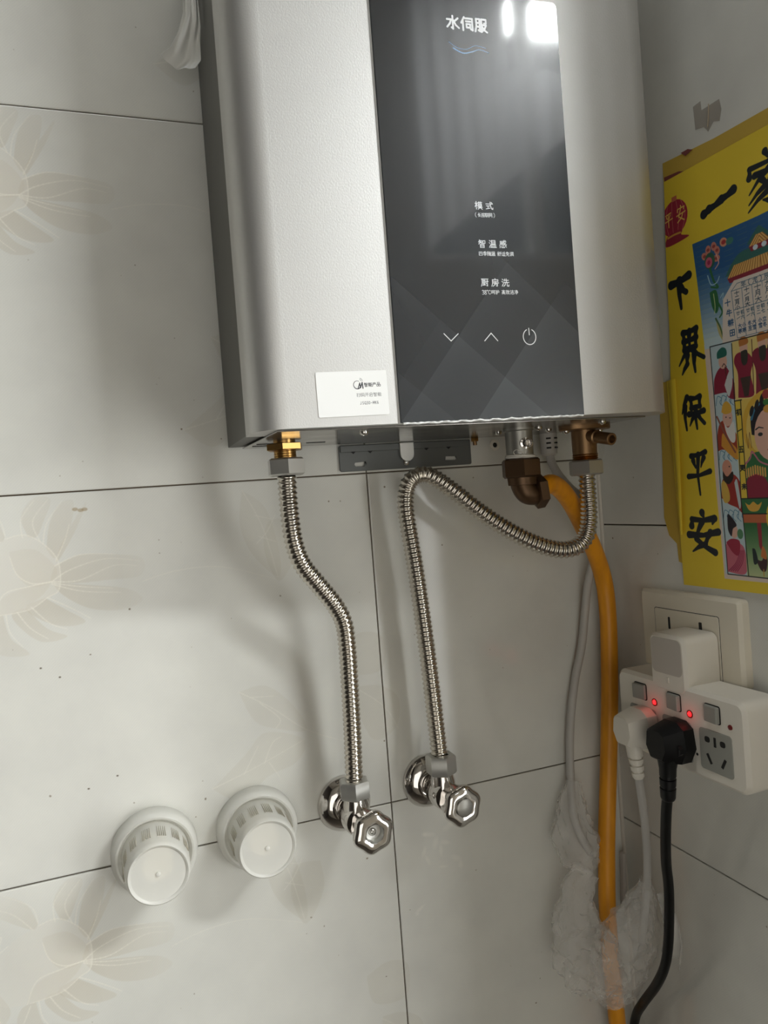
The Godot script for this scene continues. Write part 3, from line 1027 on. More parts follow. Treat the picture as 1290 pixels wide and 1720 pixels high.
	var win := struct("window_1", MB.new().pierced(inner, [wx0, wy0, wx1, wy1], 0.05, [[wx0 + 0.02, wy0 + 0.02, 0.605, wy1 - 0.02], [0.635, wy0 + 0.02, wx1 - 0.025, wy1 - 0.02]]).done(), M.window_white)
	part("pane", box(Vector3(wx0 + 0.018, wy0 + 0.018, FAR_Z + 0.042), Vector3(0.608, wy1 - 0.018, FAR_Z + 0.046), 0.0005, 1), M.pane, win)
	part("pane", box(Vector3(0.632, wy0 + 0.018, FAR_Z + 0.042), Vector3(wx1 - 0.022, wy1 - 0.018, FAR_Z + 0.046), 0.0005, 1), M.pane, win)
	# added cloth, cut slantwise to shape the pale glow mirrored in the panel
	var ct := thing("added_curtain", "added pale cloth at the far window that shapes the glow mirrored in the dark glass", "added_curtain", Vector3(0.6, wy1, FAR_Z - 0.02))
	var cm := mat("added_curtain_cloth", srgb(190, 189, 190), 0.8)
	cm.backlight_enabled = true
	cm.backlight = Color(1.0, 1.0, 1.0)
	part("added_drape", MB.new().sheet(func(u: float, v: float) -> Vector3: return Vector3(lerpf(0.325, 0.552, u), lerpf(1.2, lerpf(0.51, 0.685, u), v), FAR_Z - 0.02 + 0.008 * sin(u * 30.0)), 24, 4, 0.0006, Vector3(0, 0, -1)).done(), cm, ct)
	part("added_drape", MB.new().sheet(func(u: float, v: float) -> Vector3: return Vector3(lerpf(0.552, 0.90, u), lerpf(0.925, lerpf(0.685, 0.92, u), v), FAR_Z - 0.02 + 0.008 * sin(u * 34.0 + 1.8)), 24, 4, 0.0006, Vector3(0, 0, -1)).done(), cm, ct)
	var door := struct("added_door_1", MB.new().pierced(inner, [dx0, dy0, dx1, dy1], 0.05, [[dx0 + 0.03, dy0 + 0.54, dx1 - 0.03, dy1 - 0.03]]).done(), M.window_white)  # added unseen door, lets light onto the wall below the heater
	part("pane", box(Vector3(dx0 + 0.025, dy0 + 0.535, FAR_Z + 0.042), Vector3(dx1 - 0.025, dy1 - 0.025, FAR_Z + 0.046), 0.0005, 1), M.pane, door)
	var low := struct("added_window_2", MB.new().pierced(inner, [-0.82, -0.92, -0.02, 0.12], 0.05, [[-0.79, -0.89, -0.05, 0.09]]).done(), M.window_white)  # added unseen window, soft fill for the right wall
	part("pane", box(Vector3(-0.795, -0.895, FAR_Z + 0.042), Vector3(-0.045, 0.095, FAR_Z + 0.046), 0.0005, 1), M.pane, low)



# ------------------------------------------------------------------ the heater
func front_z(x: float) -> float:
	return 0.153 + 0.075 * (x + 0.1)


func panel_texture() -> ImageTexture:
	# the glass front: overlapping dark diamonds, then the white print (millimetres, origin top left)
	var cv := Canvas.new(142.6, 301.4, 5.0, srgb(32, 35, 39))
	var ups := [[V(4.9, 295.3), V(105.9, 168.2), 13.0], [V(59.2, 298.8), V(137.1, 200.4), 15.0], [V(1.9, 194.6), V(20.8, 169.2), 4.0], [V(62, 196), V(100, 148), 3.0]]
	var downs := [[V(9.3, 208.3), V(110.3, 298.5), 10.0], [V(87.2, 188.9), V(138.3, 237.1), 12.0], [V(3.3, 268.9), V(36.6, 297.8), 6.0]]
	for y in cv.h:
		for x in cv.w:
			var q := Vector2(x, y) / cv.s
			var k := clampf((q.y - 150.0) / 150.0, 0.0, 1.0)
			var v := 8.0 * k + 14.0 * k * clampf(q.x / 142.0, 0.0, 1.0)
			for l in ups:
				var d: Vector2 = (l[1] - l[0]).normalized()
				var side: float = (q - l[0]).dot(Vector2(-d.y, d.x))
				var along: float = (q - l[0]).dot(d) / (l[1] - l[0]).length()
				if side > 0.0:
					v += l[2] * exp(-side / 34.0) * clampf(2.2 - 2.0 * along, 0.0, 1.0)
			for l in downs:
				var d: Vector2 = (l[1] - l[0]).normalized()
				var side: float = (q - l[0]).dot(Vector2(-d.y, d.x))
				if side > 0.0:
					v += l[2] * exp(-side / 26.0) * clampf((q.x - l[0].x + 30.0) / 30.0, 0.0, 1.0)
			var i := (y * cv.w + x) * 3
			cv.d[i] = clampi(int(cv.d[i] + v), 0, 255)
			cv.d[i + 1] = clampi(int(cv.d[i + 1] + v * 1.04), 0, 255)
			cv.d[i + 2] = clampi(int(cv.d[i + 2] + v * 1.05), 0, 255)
	var white := srgb(240, 243, 246)
	line_of(cv, "水伺服", 54.9, 17.6, 10.2, 10.7, 1.5, white)
	cv.curve([V(56, 36.5), V(62, 40.0), V(69, 40.5), V(76, 37.5), V(84, 38.5)], 0.5, 0.4, srgb(120, 160, 205), 0.8)
	cv.curve([V(59, 40.5), V(66, 43.4), V(73, 42.0), V(79, 40.0), V(86, 41.6)], 1.2, 0.4, srgb(120, 160, 205), 0.8)
	line_of(cv, "模式", 66.6, 147.2, 5.9, 8.3, 0.62, white)
	line_of(cv, "(长按联网)", 65.4, 155.2, 3.3, 2.85, 0.36, white, 0.92)
	line_of(cv, "智温感", 67.3, 174.3, 5.8, 8.15, 0.6, white)
	line_of(cv, "四季随温 舒适免调", 67.1, 182.5, 3.3, 3.22, 0.36, white, 0.95)
	line_of(cv, "厨房洗", 67.2, 201.7, 5.9, 8.0, 0.6, white)
	line_of(cv, "38", 67.4, 210.0, 3.2, 1.9, 0.38, white, 0.62)
	line_of(cv, "℃呵护 高效洁净", 71.2, 209.8, 3.3, 3.3, 0.36, white, 0.95)
	cv.stroke([V(36.4, 240.5), V(41.4, 245.7), V(47.1, 240.7)], 0.62, 0.62, white)
	cv.stroke([V(66.9, 246.0), V(72.2, 240.6), V(77.0, 246.1)], 0.62, 0.62, white)
	var ring := []
	for i in 33:
		var a := -PI / 2 + 0.42 + (TAU - 0.84) * i / 32
		ring.append(V(102.2 + cos(a) * 5.0, 243.6 + sin(a) * 5.6))
	cv.stroke(ring, 0.62, 0.62, white)
	cv.stroke([V(102.0, 237.4), V(102.1, 242.2)], 0.62, 0.62, white)
	return cv.texture()


func sticker_texture() -> ImageTexture:
	var cv := Canvas.new(49.4, 30.3, 12.0, srgb(244, 244, 242))
	var ink := srgb(44, 44, 48)
	var grey := srgb(110, 110, 110)
	# ring emblem with an oblique letter and two arcs above it
	var ring := []
	for i in 25:
		var a := 0.25 + TAU * 0.8 * i / 24
		ring.append(V(28.2, 9.4) + V(cos(a) * 2.6, sin(a) * 2.7))
	cv.stroke(ring, 0.7, 0.25, ink)
	cv.stroke([V(28.6, 11.9), V(30.0, 8.2), V(30.3, 11.5), V(31.7, 7.9), V(32.0, 11.8)], 0.62, 0.75, ink)
	for r in [1.2, 2.1]:
		var arc := []
		for i in 9:
			var a := -PI * 0.42 + PI * 0.4 * i / 8
			arc.append(V(29.8, 7.0) + V(cos(a), sin(a)) * r)
		cv.stroke(arc, 0.28, 0.28, grey)
	line_of(cv, "智能产品", 32.8, 8.1, 2.9, 2.95, 0.3, ink)
	line_of(cv, "扫码开启智能", 27.0, 14.9, 2.8, 2.95, 0.22, grey)
	line_of(cv, "JSQ30-MK6", 29.2, 20.8, 2.0, 1.48, 0.22, ink, 0.62)
	return cv.texture()


func build_heater() -> void:
	var yb := 0.0272
	var top := 0.53
	var h := thing("gas_water_heater", "silver wall-hung gas water heater with a dark glass front panel", "water heater", Vector3(0.04, yb, 0.08))
	var up := Transform3D(Basis(Vector3(1, 0, 0), Vector3(0, 0, -1), Vector3(0, 1, 0)), Vector3.ZERO)   # outline (x, -z) pushed up along y
	var o := func(pts: Array) -> PackedVector2Array: return PackedVector2Array(pts.map(func(q): return V(q.x, -q.y)))
	# rear case behind the seam
	var case := MB.new()
	var tr := up
	tr.origin = Vector3(0, yb + 0.001, 0)
	case.extrude(tr, o.call([V(-0.1225, 0.006), V(-0.125, 0.1035), V(0.1985, 0.1035), V(0.1985, 0.006)]), top - yb, 0.002)
	part("rear_case", case.done(), M.case_paint, h)
	# front cover: rounded on both sides, front slightly turned
	var pts := [V(-0.1253, 0.1047), V(-0.1268, 0.118)]
	for k in 9:
		var a := PI - (PI / 2) * k / 8
		pts.append(V(-0.1048, 0.1275) + V(cos(a) * 0.0225, sin(a) * (front_z(-0.1048) - 0.1275)))
	for k in 9:
		var a := PI / 2 - (PI / 2) * k / 8
		pts.append(V(0.1745, 0.146) + V(cos(a) * 0.0255, sin(a) * (front_z(0.1745) - 0.146)))
	pts.append(V(0.1995, 0.12))
	pts.append(V(0.1985, 0.1047))
	var cover := MB.new()
	# the cover is hollow below: a lip runs round the bottom sheet
	tr.origin = Vector3(0, yb, 0)
	cover.extrude(tr, o.call(pts), top - yb + 0.001, 0.001)
	part("front_cover", cover.done(), M.silver_paint, h)
	# shiny bottom sheet, a little lower than the lip's inside
	part("bottom_sheet", box(Vector3(-0.112, yb - 0.0012, 0.012), Vector3(0.19, yb - 0.0002, 0.146), 0.0004, 1), M.galvanised, h)
	# glass panel lies proud on the cover
	var ang := atan(0.075)
	var px0 := -0.0285
	var px1 := 0.1140
	var fb := Basis(Vector3(cos(ang), 0, sin(ang)), Vector3.UP, Vector3(-sin(ang), 0, cos(ang)))
	var on_front := func(x: float, y: float, off: float) -> Vector3: return Vector3(x, y, front_z(x)) + fb.z * off
	var w := (px1 - px0) / cos(ang)
	var t := Transform3D(fb, on_front.call(px0, 0.0273, -0.0006))
	var hgt := 0.3285 - 0.0273
	part("panel_rim", MB.new().extrude(Transform3D(fb, on_front.call(px0, 0.0273, -0.0008)), top_round(-0.0009, -0.0004, w + 0.0009, hgt + 0.001, 0.0045), 0.0016, 0.0003).done(), M.trim_white, h, "thin bright edge around the dark glass")
	var glass := mat("panel_glass", Color.WHITE, 0.26)
	glass.clearcoat_enabled = true
	glass.clearcoat = 1.0
	glass.clearcoat_roughness = 0.06
	glass.albedo_texture = panel_texture()
	part("glass_panel", MB.new().extrude(t, top_round(0, 0, w, hgt, 0.004), 0.0026, 0.0004, [], Rect2(0, 0, w, hgt)).done(), glass, h, "dark glass panel with white lettering and touch symbols")
	# ragged bead of sealant under the glass
	var bead := []
	for k in 30:
		bead.append(on_front.call(px0 + 0.002 + (px1 - px0 - 0.003) * k / 29.0, 0.0268 + 0.0004 * sin(k * 2.3), 0.0012))
	part("sealant_bead", MB.new().tube(bead, func(s, a): return 0.0009 + 0.00035 * sin(s * 900.0) * sin(s * 370.0 + a), 8, 0.001).done(), M.sealant, h)
	# sticker
	var st := mat("sticker_print", Color.WHITE, 0.5)
	st.albedo_texture = sticker_texture()
	var sw := 0.0495
	part("sticker", MB.new().extrude(Transform3D(fb.rotated(fb.z, 0.008), on_front.call(-0.0848, 0.0335, 0.0001)), round_rect(0, 0, sw, 0.0303, 0.001), 0.0004, 0.0, [], Rect2(0, 0, sw, 0.0303)).done(), st, h, "white sticker with a ring emblem and three lines of print")
	part("glue_spot", turned(Vector3(-0.1195, 0.1957, 0.1428), Vector3(-0.68, 0.0, 0.73), [Vector2(0.0016, -0.0004), Vector2(0.0012, 0.0003), Vector2(0.0001, 0.0005)], 14), M.dull_brass, h, "small brownish spot")
	# screws and marks of the underside
	for q in [V(-0.041, 0.118), V(0.1020, 0.062), V(0.1235, 0.092), V(0.1655, 0.122), V(0.1500, 0.066), V(0.2, 0.066)]:
		if q.x < 0.19:
			part("screw", screw_head(Vector3(q.x, yb - 0.001, q.y), Vector3.DOWN, 0.0034), M.screw_steel, h)
	for q in [[-0.100, 0.052], [-0.100, 0.034], [-0.058, 0.045]]:
		part("vent_slot", box(Vector3(q[0] - 0.008, yb - 0.0016, q[1]), Vector3(q[0] + 0.008, yb - 0.0008, q[1] + 0.0022), 0.0003, 1), M.slot_dark, h)
	part("drain_nipple", hex(Vector3(0.1025, yb - 0.0048, 0.016), Vector3.UP, 0.0036, 0.004, 0.2), M.brass, h)
	part("drain_nipple", turned(Vector3(0.1025, yb - 0.0082, 0.016), Vector3.UP, [Vector2(0.0001, 0), Vector2(0.0019, 0), Vector2(0.0019, 0.008)], 16), M.dull_brass, h)
	# hot water outlet on the left
	var ox := -0.0898
	part("outlet_stub", turned(Vector3(ox, yb - 0.012, 0.07), Vector3.UP, [Vector2(0.0001, -0.002), Vector2(0.0085, -0.002), Vector2(0.0085, 0.012)]), M.brass, h)
	part("outlet_collar", hex(Vector3(ox, yb - 0.0085, 0.07), Vector3.UP, 0.0148, 0.0055, 0.2), M.brass, h)
	part("outlet_thread", thread(Vector3(ox, 0.0115, 0.07), Vector3.UP, 0.0088, 0.0075, 4), M.brass, h)
	# cold water inlet on the right: flange, body, relief spout
	var ix := 0.1768
	var iz := 0.08
	var fl := MB.new()
	var oval := PackedVector2Array()
	for k in 28:
		var a := TAU * k / 28
		oval.append(V(cos(a) * 0.0245, sin(a) * 0.0155))
	fl.extrude(Transform3D(Basis(Vector3(1, 0, 0), Vector3(0, 0, 1), Vector3(0, -1, 0)), Vector3(ix - 0.003, yb - 0.0005, iz + 0.006)), oval, 0.0042, 0.0008)
	part("inlet_flange", fl.done(), M.dull_brass, h)
	for q in [V(ix - 0.021, iz + 0.004), V(ix + 0.017, iz + 0.0)]:
		part("screw", screw_head(Vector3(q.x, yb - 0.0047, q.y), Vector3.DOWN, 0.003), M.screw_steel, h)
	var body := MB.new()
	body.lathe(at(Vector3(ix, -0.001, iz), Vector3.UP), [Vector2(0.0001, 0), Vector2(0.0106, 0), Vector2(0.0108, 0.012), Vector2(0.0108, 0.025)], 32)
	part("inlet_body", body.done(), M.dull_brass, h)
	part("inlet_thread", thread(Vector3(ix, -0.0045, iz), Vector3.UP, 0.0116, 0.0065, 4), M.brass, h)
	var d := (Vector3(0.1795, 0.0118, 0.114) - Vector3(ix, 0.0185, iz)).normalized()
	var sp := MB.new()
	sp.lathe(at(Vector3(ix, 0.0185, iz), d), [Vector2(0.0058, 0.0), Vector2(0.0058, 0.0165), Vector2(0.0046, 0.0172), Vector2(0.0046, 0.0195), Vector2(0.0052, 0.02), Vector2(0.0052, 0.0355), Vector2(0.0047, 0.036), Vector2(0.0034, 0.036), Vector2(0.0034, 0.028), Vector2(0.0001, 0.028)], 28)
	part("relief_spout", sp.done(), M.dull_brass, h)
	# gas inlet in the middle
	var gx := 0.1053
	var gz := 0.09
	part("gas_inlet", turned(Vector3(gx, 0.003, gz), Vector3.UP, [Vector2(0.0001, 0), Vector2(0.0113, 0.0), Vector2(0.0115, 0.0205), Vector2(0.0128, 0.0212), Vector2(0.0128, 0.0245)]), M.aluminium, h)
	var nd := Vector3(-0.12, -0.05, 1.0).normalized()
	var np := Vector3(gx, 0.0135, gz)
	part("test_nipple", turned(np, nd, [Vector2(0.0046, 0.009), Vector2(0.0046, 0.0125), Vector2(0.003, 0.013), Vector2(0.003, 0.017), Vector2(0.0035, 0.0175), Vector2(0.0035, 0.0195), Vector2(0.003, 0.0198), Vector2(0.0024, 0.019), Vector2(0.0022, 0.016), Vector2(0.0001, 0.016)], 24), M.chrome, h)


func slot_hole(cx: float, cy: float, w: float, hh: float) -> PackedVector2Array:
	return round_rect(cx - w / 2, cy - hh / 2, cx + w / 2, cy + hh / 2, hh * 0.49, 4)


func build_bracket() -> void:
	var b := thing("mounting_bracket", "grey steel mounting strip with two slots on the wall under the heater", "bracket", Vector3(0.0395, 0.002, 0.002))
	var t := Transform3D(Basis(), Vector3(0, 0, 0.001))
	var out := round_rect(-0.0255, 0.0022, 0.1047, 0.0255, 0.002)
	part("plate", MB.new().extrude(t, out, 0.0016, 0.0003, [slot_hole(-0.006, 0.0083, 0.0115, 0.0044), slot_hole(0.083, 0.0089, 0.0125, 0.0044)]).done(), M.bracket_grey, b)
	part("fold", box(Vector3(-0.0245, 0.0192, 0.0022), Vector3(0.104, 0.0255, 0.0042), 0.0008, 2), M.bracket_grey, b)
	for x in [-0.0125, 0.0035, 0.0585, 0.081]:
		part("notch", MB.new().extrude(Transform3D(Basis(), Vector3(x, 0.0186, 0.0036)), PackedVector2Array([V(-0.0022, 0.001), V(0, -0.001), V(0.0022, 0.001)]), 0.0009).done(), M.slot_dark, b)
	var tongue := PackedVector2Array([V(0.0318, 0.0255), V(0.0455, 0.0255), V(0.0455, 0.0150)])
	for k in range(1, 8):
		var a := -PI * k / 8
		tongue.append(V(0.03865 + cos(a) * 0.0068, 0.0150 + sin(a) * 0.0068))
	tongue.append(V(0.0318, 0.0150))
	part("tab", MB.new().extrude(Transform3D(Basis(), Vector3(0, 0, 0.0042)), tongue, 0.0012, 0.0003).done(), M.tab_metal, b, "pale metal tab")
	part("screw", screw_head(Vector3(0.0379, 0.0074, 0.0024), Vector3(0, 0, 1), 0.0031), M.screw_steel, b)
	var a := thing("wall_anchor", "small pale plastic wall anchor in the tile right of the grey strip", "anchor", Vector3(0.1317, 0.0192, 0.0))
	part("collar", turned(Vector3(0.1317, 0.0192, 0.0), Vector3(0, 0, 1), [Vector2(0.0054, 0.0), Vector2(0.0052, 0.0012), Vector2(0.0026, 0.0016), Vector2(0.0022, 0.0004)], 24), M.white_plastic, a)
	part("hole", turned(Vector3(0.1317, 0.0192, 0.0002), Vector3(0, 0, 1), [Vector2(0.0023, 0.0), Vector2(0.0023, 0.0006), Vector2(0.0001, 0.0006)], 16), M.slot_dark, a)


# ------------------------------------------------------------------ hoses and valves
func corrugated(pts: Array, r: float, pitch: float) -> ArrayMesh:
	return MB.new().tube(pts, func(s, _a): return r - 0.0013 * pow(absf(sin(PI * s / pitch)), 1.6), 20, pitch / 7.0).done()


func valve(label: String, c: Vector2, capped: bool) -> void:
	var v := thing("angle_valve", label, "valve", Vector3(c.x, c.y, 0), "angle valves under the heater")
	var Z := Vector3(0, 0, 1)
	part("wall_flange", turned(Vector3(c.x, c.y, 0.0), Z, [Vector2(0.0242, 0.0), Vector2(0.0246, 0.0012), Vector2(0.0236, 0.0036), Vector2(0.0205, 0.0072), Vector2(0.0165, 0.0098), Vector2(0.0135, 0.0106), Vector2(0.0118, 0.0096), Vector2(0.0105, 0.0096)], 56), M.chrome, v)
	var body := MB.new()
	body.lathe(at(Vector3(c.x, c.y, 0.0), Z), [Vector2(0.0102, 0.006), Vector2(0.0102, 0.0235), Vector2(0.0128, 0.026), Vector2(0.0132, 0.036), Vector2(0.0126, 0.044), Vector2(0.0116, 0.046), Vector2(0.0001, 0.046)], 40)
	body.lathe(at(Vector3(c.x, c.y, 0.0365), Vector3.UP), [Vector2(0.0001, 0), Vector2(0.0110, 0.0), Vector2(0.0108, 0.012), Vector2(0.0098, 0.016), Vector2(0.0098, 0.026)], 40)
	part("body", body.done(), M.chrome, v)
	# fluted knob that flares towards the room
	var k := MB.new()
	var t := at(Vector3(c.x + 0.001, c.y - 0.0015, 0.0), Vector3(0.06, -0.02, 1.0), 0.3)
	k.lathe(t, [Vector2(0.0118, 0.0445), Vector2(0.0128, 0.048), Vector2(0.0146, 0.055), Vector2(0.0166, 0.0605), Vector2(0.0172, 0.063), Vector2(0.0166, 0.0655), Vector2(0.0146, 0.0672), Vector2(0.0112, 0.068), Vector2(0.0078, 0.0674)], 72, false, 6, 0.05)
	part("knob", k.done(), M.chrome, v)
	if capped:
		part("knob_cap", MB.new().lathe(t, [Vector2(0.0078, 0.0668), Vector2(0.0076, 0.0686), Vector2(0.006, 0.0694), Vector2(0.0001, 0.0696)], 32).done(), M.aluminium, v, "dull round cap in the knob")
	else:
		part("knob_recess", MB.new().lathe(t, [Vector2(0.0079, 0.0676), Vector2(0.0072, 0.067), Vector2(0.0066, 0.062), Vector2(0.0001, 0.0615)], 32).done(), M.nut_steel, v, "open recess in the knob")
		part("screw", screw_head(t * Vector3(0, 0.0614, 0), t.basis.y, 0.0034), M.screw_steel, v)


func build_valves_and_hoses() -> void:
	valve("chrome angle valve with an open screw recess, left of the tile joint", V(-0.0447, -0.2903), false)
	valve("chrome angle valve with a dull cap in its knob, right of the tile joint", V(0.0362, -0.2862), true)
	var a := thing("flexible_hose", "corrugated steel hose with one gentle bend, from the brass outlet to the left valve", "hose", Vector3(-0.0447, -0.27, 0.037), "corrugated steel water hoses")
	part("corrugated_tube", corrugated([Vector3(-0.0898, 0.002, 0.0700), Vector3(-0.0898, -0.0194, 0.0690), Vector3(-0.0889, -0.0357, 0.0670), Vector3(-0.0867, -0.0531, 0.0640), Vector3(-0.0807, -0.0708, 0.0610), Vector3(-0.0678, -0.0886, 0.0570), Vector3(-0.0551, -0.1059, 0.0530), Vector3(-0.0473, -0.1223, 0.0500), Vector3(-0.0449, -0.1428, 0.0470), Vector3(-0.0440, -0.1760, 0.0430), Vector3(-0.0437, -0.2172, 0.0390), Vector3(-0.0446, -0.2590, 0.0368)], 0.0077, 0.0041), M.steel_hose, a)
	part("upper_nut", hex(Vector3(-0.0898, -0.0006, 0.07), Vector3.UP, 0.0150, 0.0135, 0.42), M.nut_steel, a)
	part("lower_nut", hex(Vector3(-0.0449, -0.2722, 0.037), Vector3.UP, 0.0138, 0.0145, 0.3), M.nut_steel, a)
	var b := thing("flexible_hose", "corrugated steel hose that loops from the right valve up to the brass inlet", "hose", Vector3(0.0362, -0.266, 0.037), "corrugated steel water hoses")
	part("corrugated_tube", corrugated([Vector3(0.0350, -0.2535, 0.0368), Vector3(0.0340, -0.2265, 0.0360), Vector3(0.0322, -0.1792, 0.0350), Vector3(0.0297, -0.1317, 0.0340), Vector3(0.0261, -0.0843, 0.0340), Vector3(0.0223, -0.0475, 0.0340), Vector3(0.0211, -0.0292, 0.0350), Vector3(0.0231, -0.0155, 0.0370), Vector3(0.0286, -0.0077, 0.0400), Vector3(0.0370, -0.0058, 0.0430), Vector3(0.0462, -0.0101, 0.0470), Vector3(0.0610, -0.0232, 0.0530), Vector3(0.0790, -0.0406, 0.0600), Vector3(0.1000, -0.0578, 0.0670), Vector3(0.1219, -0.0715, 0.0730), Vector3(0.1428, -0.0795, 0.0770), Vector3(0.1591, -0.0794, 0.0800), Vector3(0.1702, -0.0715, 0.0810), Vector3(0.1752, -0.0572, 0.0810), Vector3(0.1768, -0.0388, 0.0800), Vector3(0.1768, -0.0140, 0.0800)], 0.0077, 0.0041), M.steel_hose, b)
	part("upper_nut", hex(Vector3(0.1768, -0.0168, 0.08), Vector3.UP, 0.0152, 0.0135, 0.1), M.nut_steel, b)
	part("lower_nut", hex(Vector3(0.0355, -0.2680, 0.037), Vector3.UP, 0.0136, 0.0165, 0.5), M.nut_steel, b)


func build_gas_line() -> void:
	var gx := 0.1053
	var gz := 0.09
	var e := thing("gas_elbow", "dark bronze elbow fitting screwed under the heater's grey gas inlet", "pipe fitting", Vector3(gx, -0.02, gz))
	part("upper_nut", hex(Vector3(gx, -0.0150, gz), Vector3.UP, 0.0168, 0.0158, 0.15), M.bronze, e)
	part("collar", turned(Vector3(gx, -0.0215, gz), Vector3.UP, [Vector2(0.010, 0.0), Vector2(0.0132, 0.0004), Vector2(0.0138, 0.0068), Vector2(0.01, 0.0074)], 6), M.bronze, e)
	var bend := MB.new()
	bend.tube([Vector3(gx, -0.014, gz), Vector3(gx + 0.0002, -0.021, gz), Vector3(gx + 0.0035, -0.0275, gz + 0.001), Vector3(gx + 0.0105, -0.0292, gz), Vector3(gx + 0.016, -0.0285, gz - 0.001)], func(_s, _a): return 0.0098, 28, 0.001)
	part("bend", bend.done(), M.bronze, e)
	part("side_nut", hex(Vector3(gx + 0.0105, -0.0275, gz + 0.0005), Vector3(1.0, 0.12, 0.12), 0.0150, 0.0085, 0.0), M.bronze, e)
	var tp := MB.new()
	tp.lathe(at(Vector3(gx, 0.0003, gz), Vector3(0.06, 1, 0)), [Vector2(0.009, 0), Vector2(0.0128, 0.0002), Vector2(0.0132, 0.0014), Vector2(0.0124, 0.0018), Vector2(0.0130, 0.0028), Vector2(0.0118, 0.0036), Vector2(0.009, 0.0038)], 36, false, 5, 0.02)
	part("thread_tape", tp.done(), M.thread_tape, e, "wound white thread tape")
	part("loose_tape", MB.new().tube([Vector3(gx - 0.0095, 0.003, gz + 0.009), Vector3(gx - 0.0125, 0.0062, gz + 0.011), Vector3(gx - 0.0100, 0.0078, gz + 0.012), Vector3(gx - 0.006, 0.0058, gz + 0.0125), Vector3(gx - 0.003, 0.0036, gz + 0.0125)], func(_s, _a): return 0.00025, 6, 0.001).done(), M.thread_tape, e)
	var hose := thing("gas_hose", "orange rubber gas hose that runs down the corner behind the cables", "hose", Vector3(0.2092, -0.602, 0.026))
	part("tube", MB.new().tube([Vector3(0.1180, -0.0262, 0.0905), Vector3(0.1300, -0.0232, 0.0865), Vector3(0.1410, -0.0222, 0.080), Vector3(0.1565, -0.0290, 0.0710), Vector3(0.1741, -0.0435, 0.0600), Vector3(0.1923, -0.0642, 0.0480), Vector3(0.2121, -0.0917, 0.0360), Vector3(0.2253, -0.1195, 0.0280), Vector3(0.2295, -0.1466, 0.0250), Vector3(0.2294, -0.1819, 0.0240), Vector3(0.2262, -0.2285, 0.0240), Vector3(0.2217, -0.2748, 0.0240), Vector3(0.2165, -0.3209, 0.0240), Vector3(0.2113, -0.3669, 0.0240), Vector3(0.2084, -0.4016, 0.0240), Vector3(0.2055, -0.4357, 0.0250), Vector3(0.2042, -0.4761, 0.0260), Vector3(0.2055, -0.5119, 0.0260), Vector3(0.2069, -0.5537, 0.0260), Vector3(0.2092, -0.6020, 0.0260), Vector3(0.212, -0.75, 0.026)], func(_s, _a): return 0.0082, 24, 0.003).done(), M.gas_orange, hose)


func build_pipe_caps() -> void:
	for c in [[V(-0.2066, -0.2925), "milky plastic pipe cap, the lower left of the two on the tile", 0.0], [V(-0.1236, -0.2925), "milky plastic pipe cap nearer the chrome valves", 0.5]]:
		var q: Vector2 = c[0]
		var o := thing("pipe_cap", c[1], "pipe cap", Vector3(q.x, q.y, 0), "round plastic pipe caps")
		var p := Vector3(q.x, q.y, 0)
		var Z := Vector3(0, 0, 1)
		part("rim", turned(p, Z, [Vector2(0.0325, 0.0), Vector2(0.0338, 0.002), Vector2(0.0334, 0.012), Vector2(0.0322, 0.015), Vector2(0.0300, 0.0165), Vector2(0.0285, 0.0160), Vector2(0.0268, 0.0120), Vector2(0.0258, 0.0110)], 64), M.milky_plastic, o)
		part("cup", turned(p, Z, [Vector2(0.0262, 0.004), Vector2(0.0252, 0.020), Vector2(0.0240, 0.046), Vector2(0.0232, 0.0495), Vector2(0.0220, 0.0508), Vector2(0.0206, 0.0502), Vector2(0.0200, 0.0494), Vector2(0.0001, 0.0486)], 64), M.milky_plastic, o)
		part("moulding_dot", turned(p, Z, [Vector2(0.0019, 0.0484), Vector2(0.0018, 0.0498), Vector2(0.0008, 0.0503), Vector2(0.0001, 0.0502)], 16), M.milky_plastic, o)
		part("pipe_end", turned(p, Z, [Vector2(0.0125, 0.0), Vector2(0.0125, 0.034), Vector2(0.0110, 0.036), Vector2(0.0001, 0.036)], 32), M.milky_inner, o)
		var ribs := MB.new()
		for g in 7:
			for k in 5:
				var a: float = PI / 2 + (g - 3) * 0.46 + (k - 2.0) * 0.058 + 0.25
				var rr := 0.02495
				var dirv := Vector3(cos(a), sin(a), 0)
				var b := Basis(Vector3(-sin(a), cos(a), 0), dirv, Vector3(0, 0, -1))
				ribs.rbox(Transform3D(b, p + dirv * rr + Vector3(0, 0, 0.030)), Vector3(0.0004, 0.0008, 0.018), 0.00015, 1)
		part("grip_ribs", ribs.done(), M.cap_rib, o).set_meta("kind", "stuff")


# ------------------------------------------------------------------ electrics on the right wall
func wall_basis() -> Basis:
	# x runs along the wall (world z), y up, z out of the wall into the room (world -x)
	return Basis(Vector3(0, 0, 1), Vector3.UP, Vector3(-1, 0, 0))


func on_wall(z0: float, y0: float, out: float) -> Transform3D:
	return Transform3D(wall_basis(), Vector3(CX - out, y0, z0))


